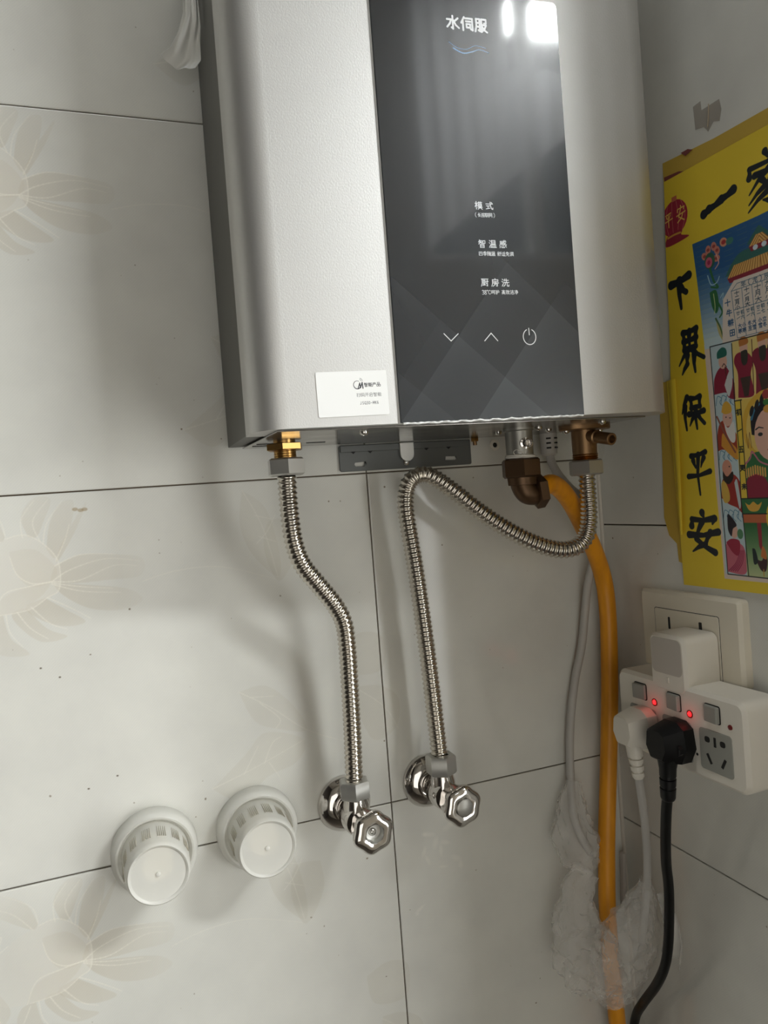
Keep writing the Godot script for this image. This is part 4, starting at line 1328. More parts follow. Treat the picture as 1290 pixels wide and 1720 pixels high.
func build_sockets() -> void:
	var s := thing("wall_socket", "cream wall socket plate under the yellow poster", "wall socket", Vector3(CX, -0.161, 0.122))
	var t := on_wall(0, 0, 0)
	part("plate", MB.new().extrude(t, round_rect(0.0630, -0.1975, 0.1810, -0.1252, 0.004), 0.0095, 0.0028).done(), M.aged_plastic, s)
	part("insert", MB.new().extrude(on_wall(0, 0, 0.0092), round_rect(0.0825, -0.1965, 0.1585, -0.1412, 0.002), 0.0008, 0.0003).done(), M.aged_plastic, s)
	part("insert_gap", MB.new().extrude(on_wall(0, 0, 0.0090), round_rect(0.0819, -0.1970, 0.1591, -0.1406, 0.0022), 0.00055, 0.0).done(), M.slot_dark, s)
	for q in [[0.0995, 0.1020], [0.1365, 0.1400]]:
		part("slot", MB.new().extrude(on_wall(0, 0, 0.0096), round_rect(q[0], -0.1585, q[1], -0.1478, 0.0008), 0.0006).done(), M.slot_dark, s)
	var a := thing("socket_adapter", "white plug-in adapter with three switched outlets and red lights", "power adapter", Vector3(0.217, -0.2265, 0.155))
	var body := MB.new()
	body.extrude(on_wall(0, 0, 0.0108), round_rect(0.0685, -0.2640, 0.2150, -0.1935, 0.009, 6), 0.0342, 0.003)
	part("body", body.done(), M.white_plastic, a)
	var hs := MB.new()
	hs.extrude(on_wall(0, 0, 0.0108), round_rect(0.1150, -0.2020, 0.1572, -0.1538, 0.007, 6), 0.0348, 0.0025)
	part("plug_housing", hs.done(), M.white_plastic, a)
	part("label", MB.new().extrude(on_wall(0, 0, 0.0455), round_rect(0.1182, -0.1868, 0.1535, -0.1568, 0.005, 5), 0.0003).done(), M.label_grey, a, "grey-beige rounded label")
	part("pip", box(Vector3(0.2018, -0.1945, 0.1345), Vector3(0.2034, -0.1895, 0.1375), 0.0005, 1), M.white_plastic, a)
	var fx := 0.045
	for i in 3:
		var zc: float = [0.1000, 0.1413, 0.1830][i]
		part("switch_frame", MB.new().extrude(on_wall(0, 0, fx - 0.0002), round_rect(zc - 0.0080, -0.2158, zc + 0.0080, -0.2012, 0.002), 0.0005).done(), M.slot_dark, a)
		var sw := part("switch", MB.new().rbox(Transform3D(wall_basis() * Basis(Vector3.UP, 0.10 if i < 1 else -0.10), Vector3(CX - fx - 0.0012, -0.2085, zc)), Vector3(0.0143, 0.0130, 0.004), 0.001, 2).done(), M.grey_plastic, a, "grey rocker switch")
		sw.set_meta("label", "grey rocker switch")
		var lz: float = zc + 0.0172
		var lamp := part("indicator_light", turned(Vector3(CX - fx + 0.0002, -0.2146, lz), Vector3(-1, 0, 0), [Vector2(0.0021, 0.0), Vector2(0.0019, 0.001), Vector2(0.001, 0.0016), Vector2(0.0001, 0.0018)], 20), M.led_red if i < 2 else M.led_off, a, "glowing red indicator" if i < 2 else "unlit red indicator")
		if i < 2:
			part("light_ring", turned(Vector3(CX - fx + 0.0002, -0.2146, lz), Vector3(-1, 0, 0), [Vector2(0.0033, 0.0), Vector2(0.0032, 0.0007), Vector2(0.0023, 0.0007), Vector2(0.0022, 0.0)], 20), M.led_off, a)
			var om := OmniLight3D.new()
			om.name = "indicator_glow_%d" % (i + 1)
			om.light_color = srgb(255, 40, 40)
			om.light_energy = 0.00003
			om.light_size = 0.001
			om.omni_range = 3.0
			om.omni_attenuation = 2.0
			om.shadow_enabled = true
			om.position = Vector3(CX - fx - 0.0035, -0.2146, lz)
			add_child(om)
		var face := part("outlet_face", MB.new().extrude(on_wall(0, 0, fx - 0.0002), round_rect(zc - 0.0152, -0.2547, zc + 0.0180, -0.2218, 0.003), 0.0009, 0.0003).done(), M.grey_plastic, a, "grey outlet face")
		# two-pin holes above, earthed three-pin holes below
		var holes := [round_rect(-0.0105, -0.0098, -0.0052, -0.0052, 0.0018), round_rect(0.0052, -0.0098, 0.0105, -0.0052, 0.0018), round_rect(-0.0012, -0.0118, 0.0012, -0.0042, 0.0003)]
		for hpoly in holes:
			part("pin_hole", MB.new().extrude(on_wall(zc + 0.0012, -0.2225, fx + 0.0006), hpoly, 0.0003).done(), M.slot_dark, face)
		for sgn in [-1.0, 1.0]:
			var tt := on_wall(zc + 0.0018 + sgn * 0.0073, -0.2450, fx + 0.0006)
			tt.basis = tt.basis * Basis(Vector3(0, 0, 1), sgn * -0.5)
			part("pin_hole", MB.new().extrude(tt, round_rect(-0.0012, -0.0042, 0.0012, 0.0042, 0.0003), 0.0003).done(), M.slot_dark, face)
	part("screw_hole", turned(Vector3(CX - fx - 0.00005, -0.2455, 0.1640), Vector3(-1, 0, 0), [Vector2(0.0011, 0), Vector2(0.0011, 0.0003), Vector2(0.0001, 0.0003)], 12), M.slot_dark, a)


func plug(called: String, label: String, c: Vector3, mt: Material, cable_mat: Material, cable: Array, cr: float, stripes: bool, grey: Material) -> void:
	var o := thing(called, label, "plug", c)
	var m := MB.new()
	# a faceted block: wide seat on the outlet, narrower hexagonal back
	var seat := PackedVector2Array([V(-0.0100, -0.0165), V(0.0100, -0.0165), V(0.0165, -0.004), V(0.0142, 0.0118), V(0.0070, 0.0165), V(-0.0070, 0.0165), V(-0.0142, 0.0118), V(-0.0165, -0.004)])
	var back := PackedVector2Array()
	for q in seat:
		back.append(q * 0.80)
	var t := Transform3D(wall_basis(), c)
	m.extrude(t, seat, 0.010, 0.0)
	m.rim(t, seat, 0.010, 0.024, back)
	m.rim(t, back, 0.024, 0.0265, m.inset(back, 0.002))
	m.face(t, m.inset(back, 0.002), 0.0265, 1.0, Rect2(0, 0, 1, 1))
	part("body", m.done(), mt, o)
	var p0: Vector3 = cable[0]
	var p1: Vector3 = cable[1]
	var d := (p1 - p0).normalized()
	var sr := MB.new()
	if stripes:
		sr.lathe(at(p0 - d * 0.006, d), [Vector2(0.0072, 0), Vector2(0.0066, 0.012), Vector2(0.0048, 0.0125), Vector2(0.0048, 0.0138), Vector2(0.0062, 0.0143), Vector2(0.0058, 0.0178), Vector2(0.0045, 0.0183), Vector2(0.0045, 0.0196), Vector2(0.0057, 0.0200), Vector2(0.0054, 0.0235), Vector2(0.0043, 0.024), Vector2(0.0043, 0.0253), Vector2(0.0053, 0.0258), Vector2(0.0050, 0.029), Vector2(0.0034, 0.031)], 28)
	else:
		sr.lathe(at(p0 - d * 0.006, d), [Vector2(0.0085, 0), Vector2(0.0068, 0.010), Vector2(0.0066, 0.016), Vector2(0.0056, 0.0163), Vector2(0.0056, 0.018), Vector2(0.0066, 0.0184), Vector2(0.0064, 0.024), Vector2(0.0055, 0.0243), Vector2(0.0055, 0.026), Vector2(0.0064, 0.0264), Vector2(0.0060, 0.034), Vector2(0.0052, 0.036), Vector2(0.004, 0.037)], 28)
	part("strain_relief", sr.done(), mt, o)
	part("cable", MB.new().tube(cable, func(_s, _a): return cr, 18, 0.003).done(), cable_mat, o)
	if grey != null:
		part("finger_grip", MB.new().extrude(Transform3D(wall_basis(), c + Vector3(-0.014, -0.003, 0.0152)), PackedVector2Array([V(0, -0.004), V(0.0022, -0.002), V(0.0022, 0.002), V(0, 0.004)]), 0.004, 0.0006).done(), mt, o)


func build_cables() -> void:
	plug("power_plug", "white power plug with a ribbed neck in the adapter's leftmost outlet", Vector3(0.2026, -0.2375, 0.1050), M.white_plastic, M.grey_cable,
		[Vector3(0.1860, -0.2545, 0.1083), Vector3(0.1860, -0.2692, 0.1100), Vector3(0.1890, -0.2880, 0.1083), Vector3(0.1950, -0.3135, 0.1030), Vector3(0.2020, -0.3393, 0.0950), Vector3(0.2090, -0.3693, 0.0851), Vector3(0.2120, -0.3950, 0.0781), Vector3(0.2140, -0.4213, 0.0706), Vector3(0.2160, -0.4550, 0.0606)], 0.0036, true, null)
	plug("power_plug", "black power plug in the adapter's middle outlet, its black cable hanging to the corner", Vector3(0.2026, -0.2375, 0.1475), M.black_plastic, M.black_cable,
		[Vector3(0.1860, -0.2545, 0.1489), Vector3(0.1860, -0.2756, 0.1472), Vector3(0.1890, -0.2987, 0.1395), Vector3(0.1950, -0.3265, 0.1292), Vector3(0.2010, -0.3519, 0.1205), Vector3(0.2070, -0.3770, 0.1142), Vector3(0.2110, -0.4075, 0.1074), Vector3(0.2130, -0.4382, 0.1007), Vector3(0.2140, -0.4617, 0.0927), Vector3(0.2160, -0.4879, 0.0769), Vector3(0.2200, -0.5219, 0.0507), Vector3(0.2310, -0.5560, 0.0230), Vector3(0.2380, -0.5900, 0.0085), Vector3(0.2400, -0.65, 0.0070)], 0.0043, false, M.black_plastic)
	var g := thing("mains_cable", "thin grey power cord that hangs from the heater and drops beside the orange hose", "cord", Vector3(0.1792, 0.02, 0.02))
	part("cord", MB.new().tube([Vector3(0.1792, 0.0260, 0.0200), Vector3(0.1791, 0.0109, 0.0200), Vector3(0.1795, -0.0007, 0.0220), Vector3(0.1824, -0.0142, 0.0285), Vector3(0.1865, -0.0275, 0.0400), Vector3(0.1890, -0.0390, 0.0560), Vector3(0.1950, -0.0550, 0.0560), Vector3(0.2060, -0.0755, 0.0420), Vector3(0.2150, -0.0980, 0.0280), Vector3(0.2150, -0.1240, 0.0160), Vector3(0.2130, -0.1515, 0.0110), Vector3(0.2079, -0.1843, 0.0090), Vector3(0.1984, -0.2157, 0.0080), Vector3(0.1907, -0.2499, 0.0080), Vector3(0.1864, -0.2846, 0.0080), Vector3(0.1843, -0.3194, 0.0090), Vector3(0.1833, -0.3476, 0.0120), Vector3(0.1878, -0.3681, 0.0150), Vector3(0.1961, -0.3851, 0.0170)], func(_s, _a): return 0.0040, 16, 0.003).done(), M.grey_cable, g)
	part("grommet", MB.new().lathe(at(Vector3(0.1792, 0.0262, 0.0200), Vector3.DOWN), [Vector2(0.0082, 0.0), Vector2(0.0078, 0.0195), Vector2(0.0066, 0.0205), Vector2(0.004, 0.0215)], 28).done(), M.grey_cable, g)
	for k in 3:
		for s in [0.35, 1.35]:
			var a: float = s + PI * 0.25
			part("grommet_slot", box(Vector3(-0.0022, -0.0008, -0.0006), Vector3(0.0022, 0.0008, 0.0006), 0.0003, 1), M.slot_dark, g).transform = Transform3D(Basis(Vector3.UP, PI / 2 - a), Vector3(cos(a) * 0.0080, 0.0012 - 0.0045 * k, sin(a) * 0.0080))
	var c := thing("cord_piece", "short stub of pale flat cord standing in the corner behind the plastic film", "cord", Vector3(0.2365, -0.41, 0.0140))
	part("cord", MB.new().tube([Vector3(0.2360, -0.3960, 0.0135), Vector3(0.2355, -0.4150, 0.0130), Vector3(0.2340, -0.4500, 0.0120)], func(_s, a): return 0.0018 + 0.0016 * absf(cos(a)), 14, 0.004).done(), M.grey_cable, c)


# ------------------------------------------------------------------ the calendar print on the right wall
func poster_texture() -> ImageTexture:
	# millimetres; u = z - 109, v = 230 - y, so the sheet reads as on the wall
	var cv := Canvas.new(212, 350, 4.0, srgb(233, 204, 58))
	var Y := func(z: float, y: float) -> Vector2: return V(z - 109, 230 - y)
	var pts := func(a: Array) -> Array: return a.map(func(q): return V(q.x - 109, 230 - q.y))
	var ink := srgb(26, 34, 42)
	var robe := srgb(140, 40, 62)
	var skin := srgb(222, 178, 158)
	var green := srgb(52, 110, 66)
	var cloud := srgb(176, 206, 214)
	var cream := srgb(222, 204, 190)
	# pale border and the blue sky panel
	cv.poly(pts.call([V(155, 82), V(320, 82), V(320, -110), V(159.5, -110)]), cream)
	for k in 22:
		var y0: float = 166.0 - k * 4.0
		var y1: float = y0 - 4.0
		var l0: float = 149.0 + (166.0 - y0) * 0.075
		cv.poly(pts.call([V(l0, y0), V(320, y0 - 3), V(320, y1 - 3), V(l0 + 0.3, y1)]), srgb(44, 92, 142).lerp(srgb(196, 216, 220), clampf((k - 6) / 14.0, 0, 1)))
	# dragon-like garland of blossoms and green stem
	for q in [V(161, 152), V(165, 156), V(171, 157), V(174, 153), V(173, 147), V(164, 145)]:
		cv.oval(q.x - 109, 230 - q.y, 3.6, 2.8, srgb(206, 130, 110), 0.95, q.x)
		cv.oval(q.x - 109, 230 - q.y, 1.6, 1.3, srgb(150, 60, 60), 0.9)
	cv.oval(166 - 109, 230 - 147, 5.5, 6.5, srgb(52, 96, 70), 0.9)
	cv.oval(165 - 109, 230 - 146, 3.6, 4.2, srgb(196, 96, 120))
	cv.oval(165 - 109, 230 - 146, 1.6, 1.8, srgb(150, 40, 76))
	cv.curve(pts.call([V(173, 150), V(175, 143), V(171, 139)]), 1.2, 0.8, srgb(220, 170, 160))
	cv.curve(pts.call([V(166, 140), V(169, 130), V(173, 124), V(166, 126)]), 2.2, 1.4, green)
	cv.curve(pts.call([V(163, 136), V(166, 128), V(172, 128), V(175, 132)]), 1.0, 0.8, srgb(160, 196, 210))
	cv.blob(pts.call([V(164, 122), V(171, 122), V(173, 110), V(170, 104), V(166, 110)]), green)
	cv.curve(pts.call([V(172, 112), V(176, 104), V(173, 100)]), 1.8, 1.2, green)
	cv.curve(pts.call([V(168, 120), V(169, 110), V(168, 104)]), 0.7, 0.5, srgb(210, 220, 160))
	cv.curve(pts.call([V(175, 115), V(178, 118), V(177, 113)]), 0.7, 0.6, srgb(170, 206, 214))
	cv.blob(pts.call([V(169, 100), V(174, 92), V(176, 80), V(171, 88)]), srgb(190, 180, 120))
	cv.curve(pts.call([V(169, 100), V(173, 92), V(175, 84)]), 1.6, 1.0, srgb(80, 110, 70))
	cv.oval(181 - 109, 230 - 157, 4.0, 3.4, srgb(214, 150, 120), 1.0, 0.6)
	cv.oval(181 - 109, 230 - 157, 2.2, 1.8, srgb(176, 60, 60))
	cv.oval(187 - 109, 230 - 156, 3.8, 2.6, srgb(70, 130, 110), 0.9)
	# roofs
	for r in [[183, 217, 136, 127.5, 190], [205, 240, 152, 145, 212]]:
		var z0: float = r[0]
		var z1: float = r[1]
		var yt: float = r[2]
		var ye: float = r[3]
		var zt: float = r[4]
		cv.blob(pts.call([V(z0 - 2, ye + 2), V(zt - 2, yt + 2), V(zt + 8, yt + 8), V(z1, yt + 6), V(z1, ye)]), srgb(60, 110, 84), 0.75)
		cv.poly(pts.call([V(z0, ye), V(zt, yt), V(z1, yt), V(z1, ye)]), srgb(226, 180, 104))
		var n := int((z1 - z0) / 2.6)
		for k in n:
			var f := float(k) / n
			cv.stroke([Y.call(lerpf(zt, z1, f), yt), Y.call(lerpf(z0, z1, f), ye)], 0.6, 0.6, srgb(150, 96, 50))
		cv.poly(pts.call([V(z0, ye), V(z1, ye), V(z1, ye - 4), V(z0 + 2, ye - 4)]), srgb(140, 44, 60))
	cv.rect(217 - 109, 230 - 137, 221 - 109, 230 - 122, srgb(214, 164, 100))
	cv.oval(211 - 109, 230 - 143, 2.4, 2.0, srgb(210, 226, 234))
	# month table
	cv.poly(pts.call([V(177.5, 113), V(189, 124.5), V(320, 122), V(320, 78), V(174, 78)]), srgb(228, 216, 204))
	var tink := srgb(60, 96, 120)
	for l in [[V(186, 117), V(192, 121.5), V(320, 119)], [V(186, 117), V(320, 115.5)], [V(186, 117), V(189, 80)], [V(187.5, 102), V(320, 100)], [V(189, 80), V(320, 79)]]:
		cv.stroke(pts.call(l), 0.4, 0.4, tink)
	for k in 8:
		var z: float = 196.2 + k * 9.4
		cv.stroke(pts.call([V(z, 116.6), V(z + 1.2, 80)]), 0.4, 0.4, tink)
	# portraits in clouds
	cv.rect(161 - 109, 230 - 79, 184 - 109, 230 + 106, srgb(190, 208, 212))
	for yy in [37.0, -7.0, -55.0]:
		for k in 4:
			cv.curve(pts.call([V(163 + k * 5, yy - 6), V(165 + k * 5, yy + 1), V(169 + k * 5, yy - 1), V(167 + k * 5, yy - 4), V(171 + k * 5, yy - 8)]), 0.5, 0.4, srgb(70, 120, 150))
	# first: man in a green cap
	cv.blob(pts.call([V(162, 40), V(163, 52), V(169, 60), V(176, 60), V(183, 46), V(183.5, 34), V(176, 36), V(174, 40)]), robe)
	cv.blob(pts.call([V(173, 46), V(177, 54), V(181, 58), V(181, 46), V(178, 38), V(176, 37)]), srgb(206, 208, 206))
	cv.oval(173 - 109, 230 - 65, 4.2, 6.0, skin)
	cv.blob(pts.call([V(167.5, 68), V(168, 73), V(173, 76), V(177, 74), V(177, 69), V(171, 68)]), srgb(40, 104, 92))
	cv.stroke(pts.call([V(172, 61), V(174, 63), V(176.5, 60)]), 0.7, 0.5, srgb(60, 40, 36))
	cv.stroke(pts.call([V(175, 60), V(175.5, 51)]), 1.0, 0.4, srgb(70, 46, 40))
	# second: white-bearded elder with a staff and gold crown
	cv.blob(pts.call([V(162, -6), V(163, 10), V(168, 18), V(176, 14), V(184, 2), V(184, -14), V(178, -9), V(168, -5)]), srgb(160, 62, 44))
	cv.blob(pts.call([V(166, -2), V(168, 8), V(174, 2), V(182, -6), V(182, -14), V(175, -10)]), srgb(214, 150, 60))
	cv.oval(174 - 109, 230 - 20, 5.2, 7.0, skin)
	cv.blob(pts.call([V(170, 17), V(174, 12), V(180, 16), V(181, 2), V(177, 0), V(172, 8)]), srgb(226, 222, 216))
	cv.blob(pts.call([V(168, 25), V(170, 31), V(174, 33), V(178, 29), V(178, 24), V(172, 23)]), srgb(220, 170, 64))
	cv.stroke(pts.call([V(163, 22), V(170, 8), V(180, -8)]), 1.6, 1.6, srgb(140, 84, 70))
	cv.oval(176.5 - 109, 230 - 19.5, 0.6, 0.5, ink)
	cv.oval(172.5 - 109, 230 - 20.5, 0.6, 0.5, ink)
	# third: man in red with a gourd
	cv.blob(pts.call([V(163, -44), V(164, -32), V(169, -26), V(178, -26), V(184, -36), V(184, -56), V(178, -52), V(170, -49)]), srgb(156, 48, 40))
	cv.blob(pts.call([V(163.5, -32), V(167, -30), V(171, -38), V(171, -46), V(166, -48), V(163.5, -42)]), srgb(214, 176, 80))
	cv.blob(pts.call([V(177, -32), V(180, -30), V(182, -48), V(180, -52)]), srgb(196, 206, 206))
	cv.oval(170.5 - 109, 230 + 20, 5.0, 6.6, srgb(214, 152, 128))
	cv.blob(pts.call([V(166, -22), V(170, -27), V(176, -23), V(176, -29), V(171, -33), V(166, -29)]), srgb(44, 38, 36))
	cv.oval(173 - 109, 230 + 19, 0.7, 0.5, ink)
	# fourth: lady in pink
	cv.blob(pts.call([V(163.5, -104), V(163, -84), V(168, -79), V(176, -80), V(182, -84), V(184, -96), V(181, -105)]), srgb(196, 104, 120))
	for k in 5:
		cv.curve(pts.call([V(165 + k * 2.2, -103), V(173 + k * 1.6, -96), V(178 + k, -86)]), 0.9, 0.5, srgb(150, 50, 80))
	cv.blob(pts.call([V(164, -80), V(170, -77), V(178, -79), V(176, -90), V(170, -88)]), srgb(160, 44, 68))
	cv.oval(173 - 109, 230 + 71, 3.8, 5.6, skin)
	cv.blob(pts.call([V(167, -62), V(168, -57), V(172, -60), V(176, -66), V(172, -69), V(170, -75), V(167, -70)]), srgb(40, 34, 44))
	cv.oval(179 - 109, 230 + 73, 3.0, 4.0, srgb(60, 120, 70), 0.8)
	# upper figures in red
	cv.rect(183 - 109, 230 - 78, 211, 230 - 32, srgb(226, 204, 128))
	for q in [[194.0, robe], [211.0, srgb(130, 40, 60)]]:
		var z: float = q[0]
		cv.blob(pts.call([V(z - 8, 34), V(z - 7, 52), V(z - 10, 62), V(z - 7, 68), V(z + 2, 68), V(z + 8, 60), V(z + 5, 50), V(z + 7, 34)]), q[1])
		cv.oval(z - 109, 230 - 71, 3.8, 5.6, skin)
		cv.blob(pts.call([V(z - 4, 73), V(z - 4, 78), V(z, 80), V(z + 4, 78), V(z + 4, 74)]), srgb(190, 120, 60))
		cv.blob(pts.call([V(z - 3, 69), V(z + 3, 69), V(z + 2.5, 60), V(z - 1, 58), V(z - 3, 62)]), srgb(58, 56, 50))
		cv.poly(pts.call([V(z - 5, 49), V(z + 5, 49), V(z + 2, 34), V(z - 2, 34)]), srgb(70, 56, 50))
		cv.stroke(pts.call([V(z + 8, 76), V(z + 7, 36)]), 0.7, 0.7, srgb(90, 50, 44))
	# word strip
	cv.poly(pts.call([V(182, 32), V(188, 32), V(189, -45), V(183, -45)]), srgb(226, 196, 70))
	# seated lady in a halo
	cv.rect(188.4 - 109, 230 - 32, 211, 230 + 45, srgb(226, 196, 96))
	cv.oval(214 - 109, 230 - 10, 26, 27, srgb(220, 176, 66))
	cv.oval(214 - 109, 230 - 9, 22, 23, srgb(230, 200, 110))
	cv.blob(pts.call([V(189, -45), V(190, -20), V(198, -10), V(214, -14), V(220, -45)]), green)
	cv.blob(pts.call([V(189, -45), V(190, -30), V(200, -26), V(208, -32), V(208, -45)]), robe)
	for k in 9:
		cv.stroke(pts.call([V(189.5 + k * 2.2, -20 - absf(k - 4) * 0.6), V(189.5 + k * 2.2, -26 - absf(k - 4) * 0.6)]), 1.5, 1.5, srgb(222, 170, 90))
	cv.curve(pts.call([V(189, -18), V(194, -14), V(196, -9), V(199, -12), V(203, -17), V(210, -20)]), 1.4, 1.2, srgb(190, 110, 130))
	cv.blob(pts.call([V(197, 4), V(197, 18), V(203, 27), V(214, 29), V(220, 26), V(220, 0)]), srgb(34, 32, 40))
	cv.oval(214 - 109, 230 - 3, 14.5, 20, skin)
	cv.curve(pts.call([V(197.5, 16), V(201, 23), V(208, 28)]), 2.4, 1.6, srgb(64, 120, 150))
	for k in 3:
		cv.oval(198 + k * 5 - 109, 230 - (22 + k * 4), 1.8, 4.2, srgb(40, 38, 40), 1.0, 0.3)
	cv.oval(212 - 109, 230 - 33, 3.4, 3.6, srgb(160, 60, 60))
	cv.oval(212 - 109, 230 - 27, 3.2, 2.4, srgb(60, 120, 60))
	cv.oval(213 - 109, 230 - 22, 4.2, 3.0, srgb(216, 160, 70))
	cv.stroke(pts.call([V(201, 7.5), V(204, 9), V(208, 8)]), 1.1, 0.6, ink)
	cv.oval(205 - 109, 230 - 3.5, 2.2, 1.4, srgb(50, 54, 54))
	cv.oval(214 - 109, 230 + 8.6, 3.4, 1.5, srgb(176, 50, 66))
	cv.curve(pts.call([V(192, 5), V(193, -6), V(195, 6), V(196, -6)]), 0.6, 0.6, srgb(150, 110, 60))
	# offering table, ingot, cockerel
	cv.rect(182.6 - 109, 230 + 45, 211, 230 + 57, green)
	cv.blob(pts.call([V(186, -48), V(190, -50), V(194, -47.5), V(198, -50), V(202, -48), V(198, -54.5), V(190, -54.5)]), srgb(222, 172, 70))
	cv.rect(183 - 109, 230 + 57, 211, 230 + 64, srgb(190, 106, 66))
	cv.ramp(183.5 - 109, 230 + 64, 211, 230 + 106, srgb(48, 106, 60), srgb(190, 200, 150))
	cv.poly(pts.call([V(196, -64), V(200, -64), V(200, -82), V(198.5, -85), V(197, -82)]), srgb(150, 50, 60))
	cv.blob(pts.call([V(191, -88), V(194, -92), V(199, -93), V(202, -86), V(204, -93), V(202, -101), V(197, -100)]), srgb(66, 44, 48))
	cv.blob(pts.call([V(190, -84), V(193, -85), V(195, -94), V(191, -96)]), srgb(40, 52, 52))
	cv.blob(pts.call([V(198, -90), V(200, -82), V(203, -86), V(203, -92)]), srgb(200, 120, 60))
	cv.stroke(pts.call([V(200, -100), V(200, -105)]), 0.8, 0.8, srgb(200, 150, 60))
	cv.oval(212 - 109, 230 + 60, 7, 12, srgb(226, 196, 70))
	for l in [[V(161, 79), V(320, 76.5)], [V(161, 79), V(163.4, -106)], [V(163.4, -106), V(320, -108)], [V(183, 77), V(182, 32), V(184, -8), V(182.4, -45), V(185, -106)], [V(188, 32), V(189, -45)], [V(182, 32), V(189, 32)], [V(182.5, -45), V(320, -45)], [V(182.5, -57), V(206, -57)]]:
		cv.stroke(pts.call(l), 0.8, 0.8, srgb(30, 34, 36))
	# lantern
	cv.oval(131 - 109, 230 - 194, 15.5, 15, srgb(160, 40, 62))
	for k in 4:
		cv.curve(pts.call([V(124 + k * 5, 207.5), V(121 + k * 7.5, 194), V(124 + k * 5, 180.5)]), 0.4, 0.4, srgb(206, 140, 120))
	cv.rect(129 - 109, 230 - 212, 135 - 109, 230 - 208, srgb(200, 110, 80))
	cv.blob(pts.call([V(121, 181), V(134, 183), V(139, 181), V(138, 178), V(146, 174), V(120, 173)]), srgb(150, 44, 60))
	cv.curve(pts.call([V(122, 180), V(130, 180.5), V(137, 180)]), 1.6, 1.6, srgb(214, 160, 70))
	cv.mirror()
	# writing
	var gold := srgb(232, 196, 96)
	write(cv, "安", 133.5 - 109, 230 - 202, 13.5, 1.1, gold, false, 0.8)
	write(cv, "平", 119 - 109, 230 - 201, 12.5, 1.1, gold, false, 0.8)
	write(cv, "一", 161.5 - 109, 230 - 201, 24.0, 5.5, ink, true, 1.4)
	write(cv, "家", 203 - 109, 230 - 209, 40.0, 3.9, ink, true, 1.08)
	write(cv, "下", 121 - 109, 230 - 145, 28.0, 5.5, ink, true, 0.80)
	write(cv, "界", 124 - 109, 230 - 99, 38.0, 4.3, ink, true, 0.80)
	write(cv, "保", 123 - 109, 230 - 43, 29.0, 3.9, ink, true, 0.92)
	write(cv, "平", 126 - 109, 230 + 2, 39.0, 3.6, ink, true, 0.68)
	write(cv, "安", 122 - 109, 230 + 55, 35.0, 4.6, ink, true, 1.02)
	var k := 0
	for ch in "十牛耕田":
		write(cv, ch, 179.0 - 109 + k * 0.9, 230 - 112.0 + k * 8.0, 5.6, 0.75, srgb(50, 90, 130))
		k += 1
	k = 0
	for word in ["十二月小", "十一月大", "十月大", "九月小"]:
		var step := 3.7 if (word as String).length() == 4 else 4.8
		var j := 0
		for ch in word:
			write(cv, ch, 188.8 + k * 9.4 - 109, 230 - 116.2 + j * step, step * 1.0, 0.5, srgb(50, 70, 84), false, 1.3)
			j += 1
		for col in 2:
			j = 0
			for ch in [["廿一", "初六"], ["廿一", "初六"], ["廿二", "初七"], ["廿一", "初六"]][k][col]:
				write(cv, ch, 189.6 + k * 9.4 + col * 4.0 - 109, 230 - 100.4 + j * 3.7, 3.4, 0.4, srgb(60, 90, 110))
				j += 1
			j = 0
			for ch in [["大寒", "小寒"], ["冬至", "大雪"], ["小雪", "立冬"], ["小寒", "大寒"]][k][col]:
				write(cv, ch, 190.2 + k * 9.4 + col * 4.0 - 109, 230 - 90.6 + j * 4.0, 3.7, 0.45, srgb(50, 80, 116))
				j += 1
		k += 1
	k = 0
	for ch in "年(龙)辰":
		write(cv, ch, 195.5 + k * 5.4 - 109, 230 - 121.6, 4.6, 0.5, srgb(70, 96, 116), false, 1.1)
		k += 1
	k = 0
	for ch in "初一五更来":
		write(cv, ch, 182.9 + k * 0.25 - 109, 230 - (25.5 - k * 14.6), 5.2 if ch != "一" else 4.6, 0.75, ink)
		k += 1
	return cv.texture()


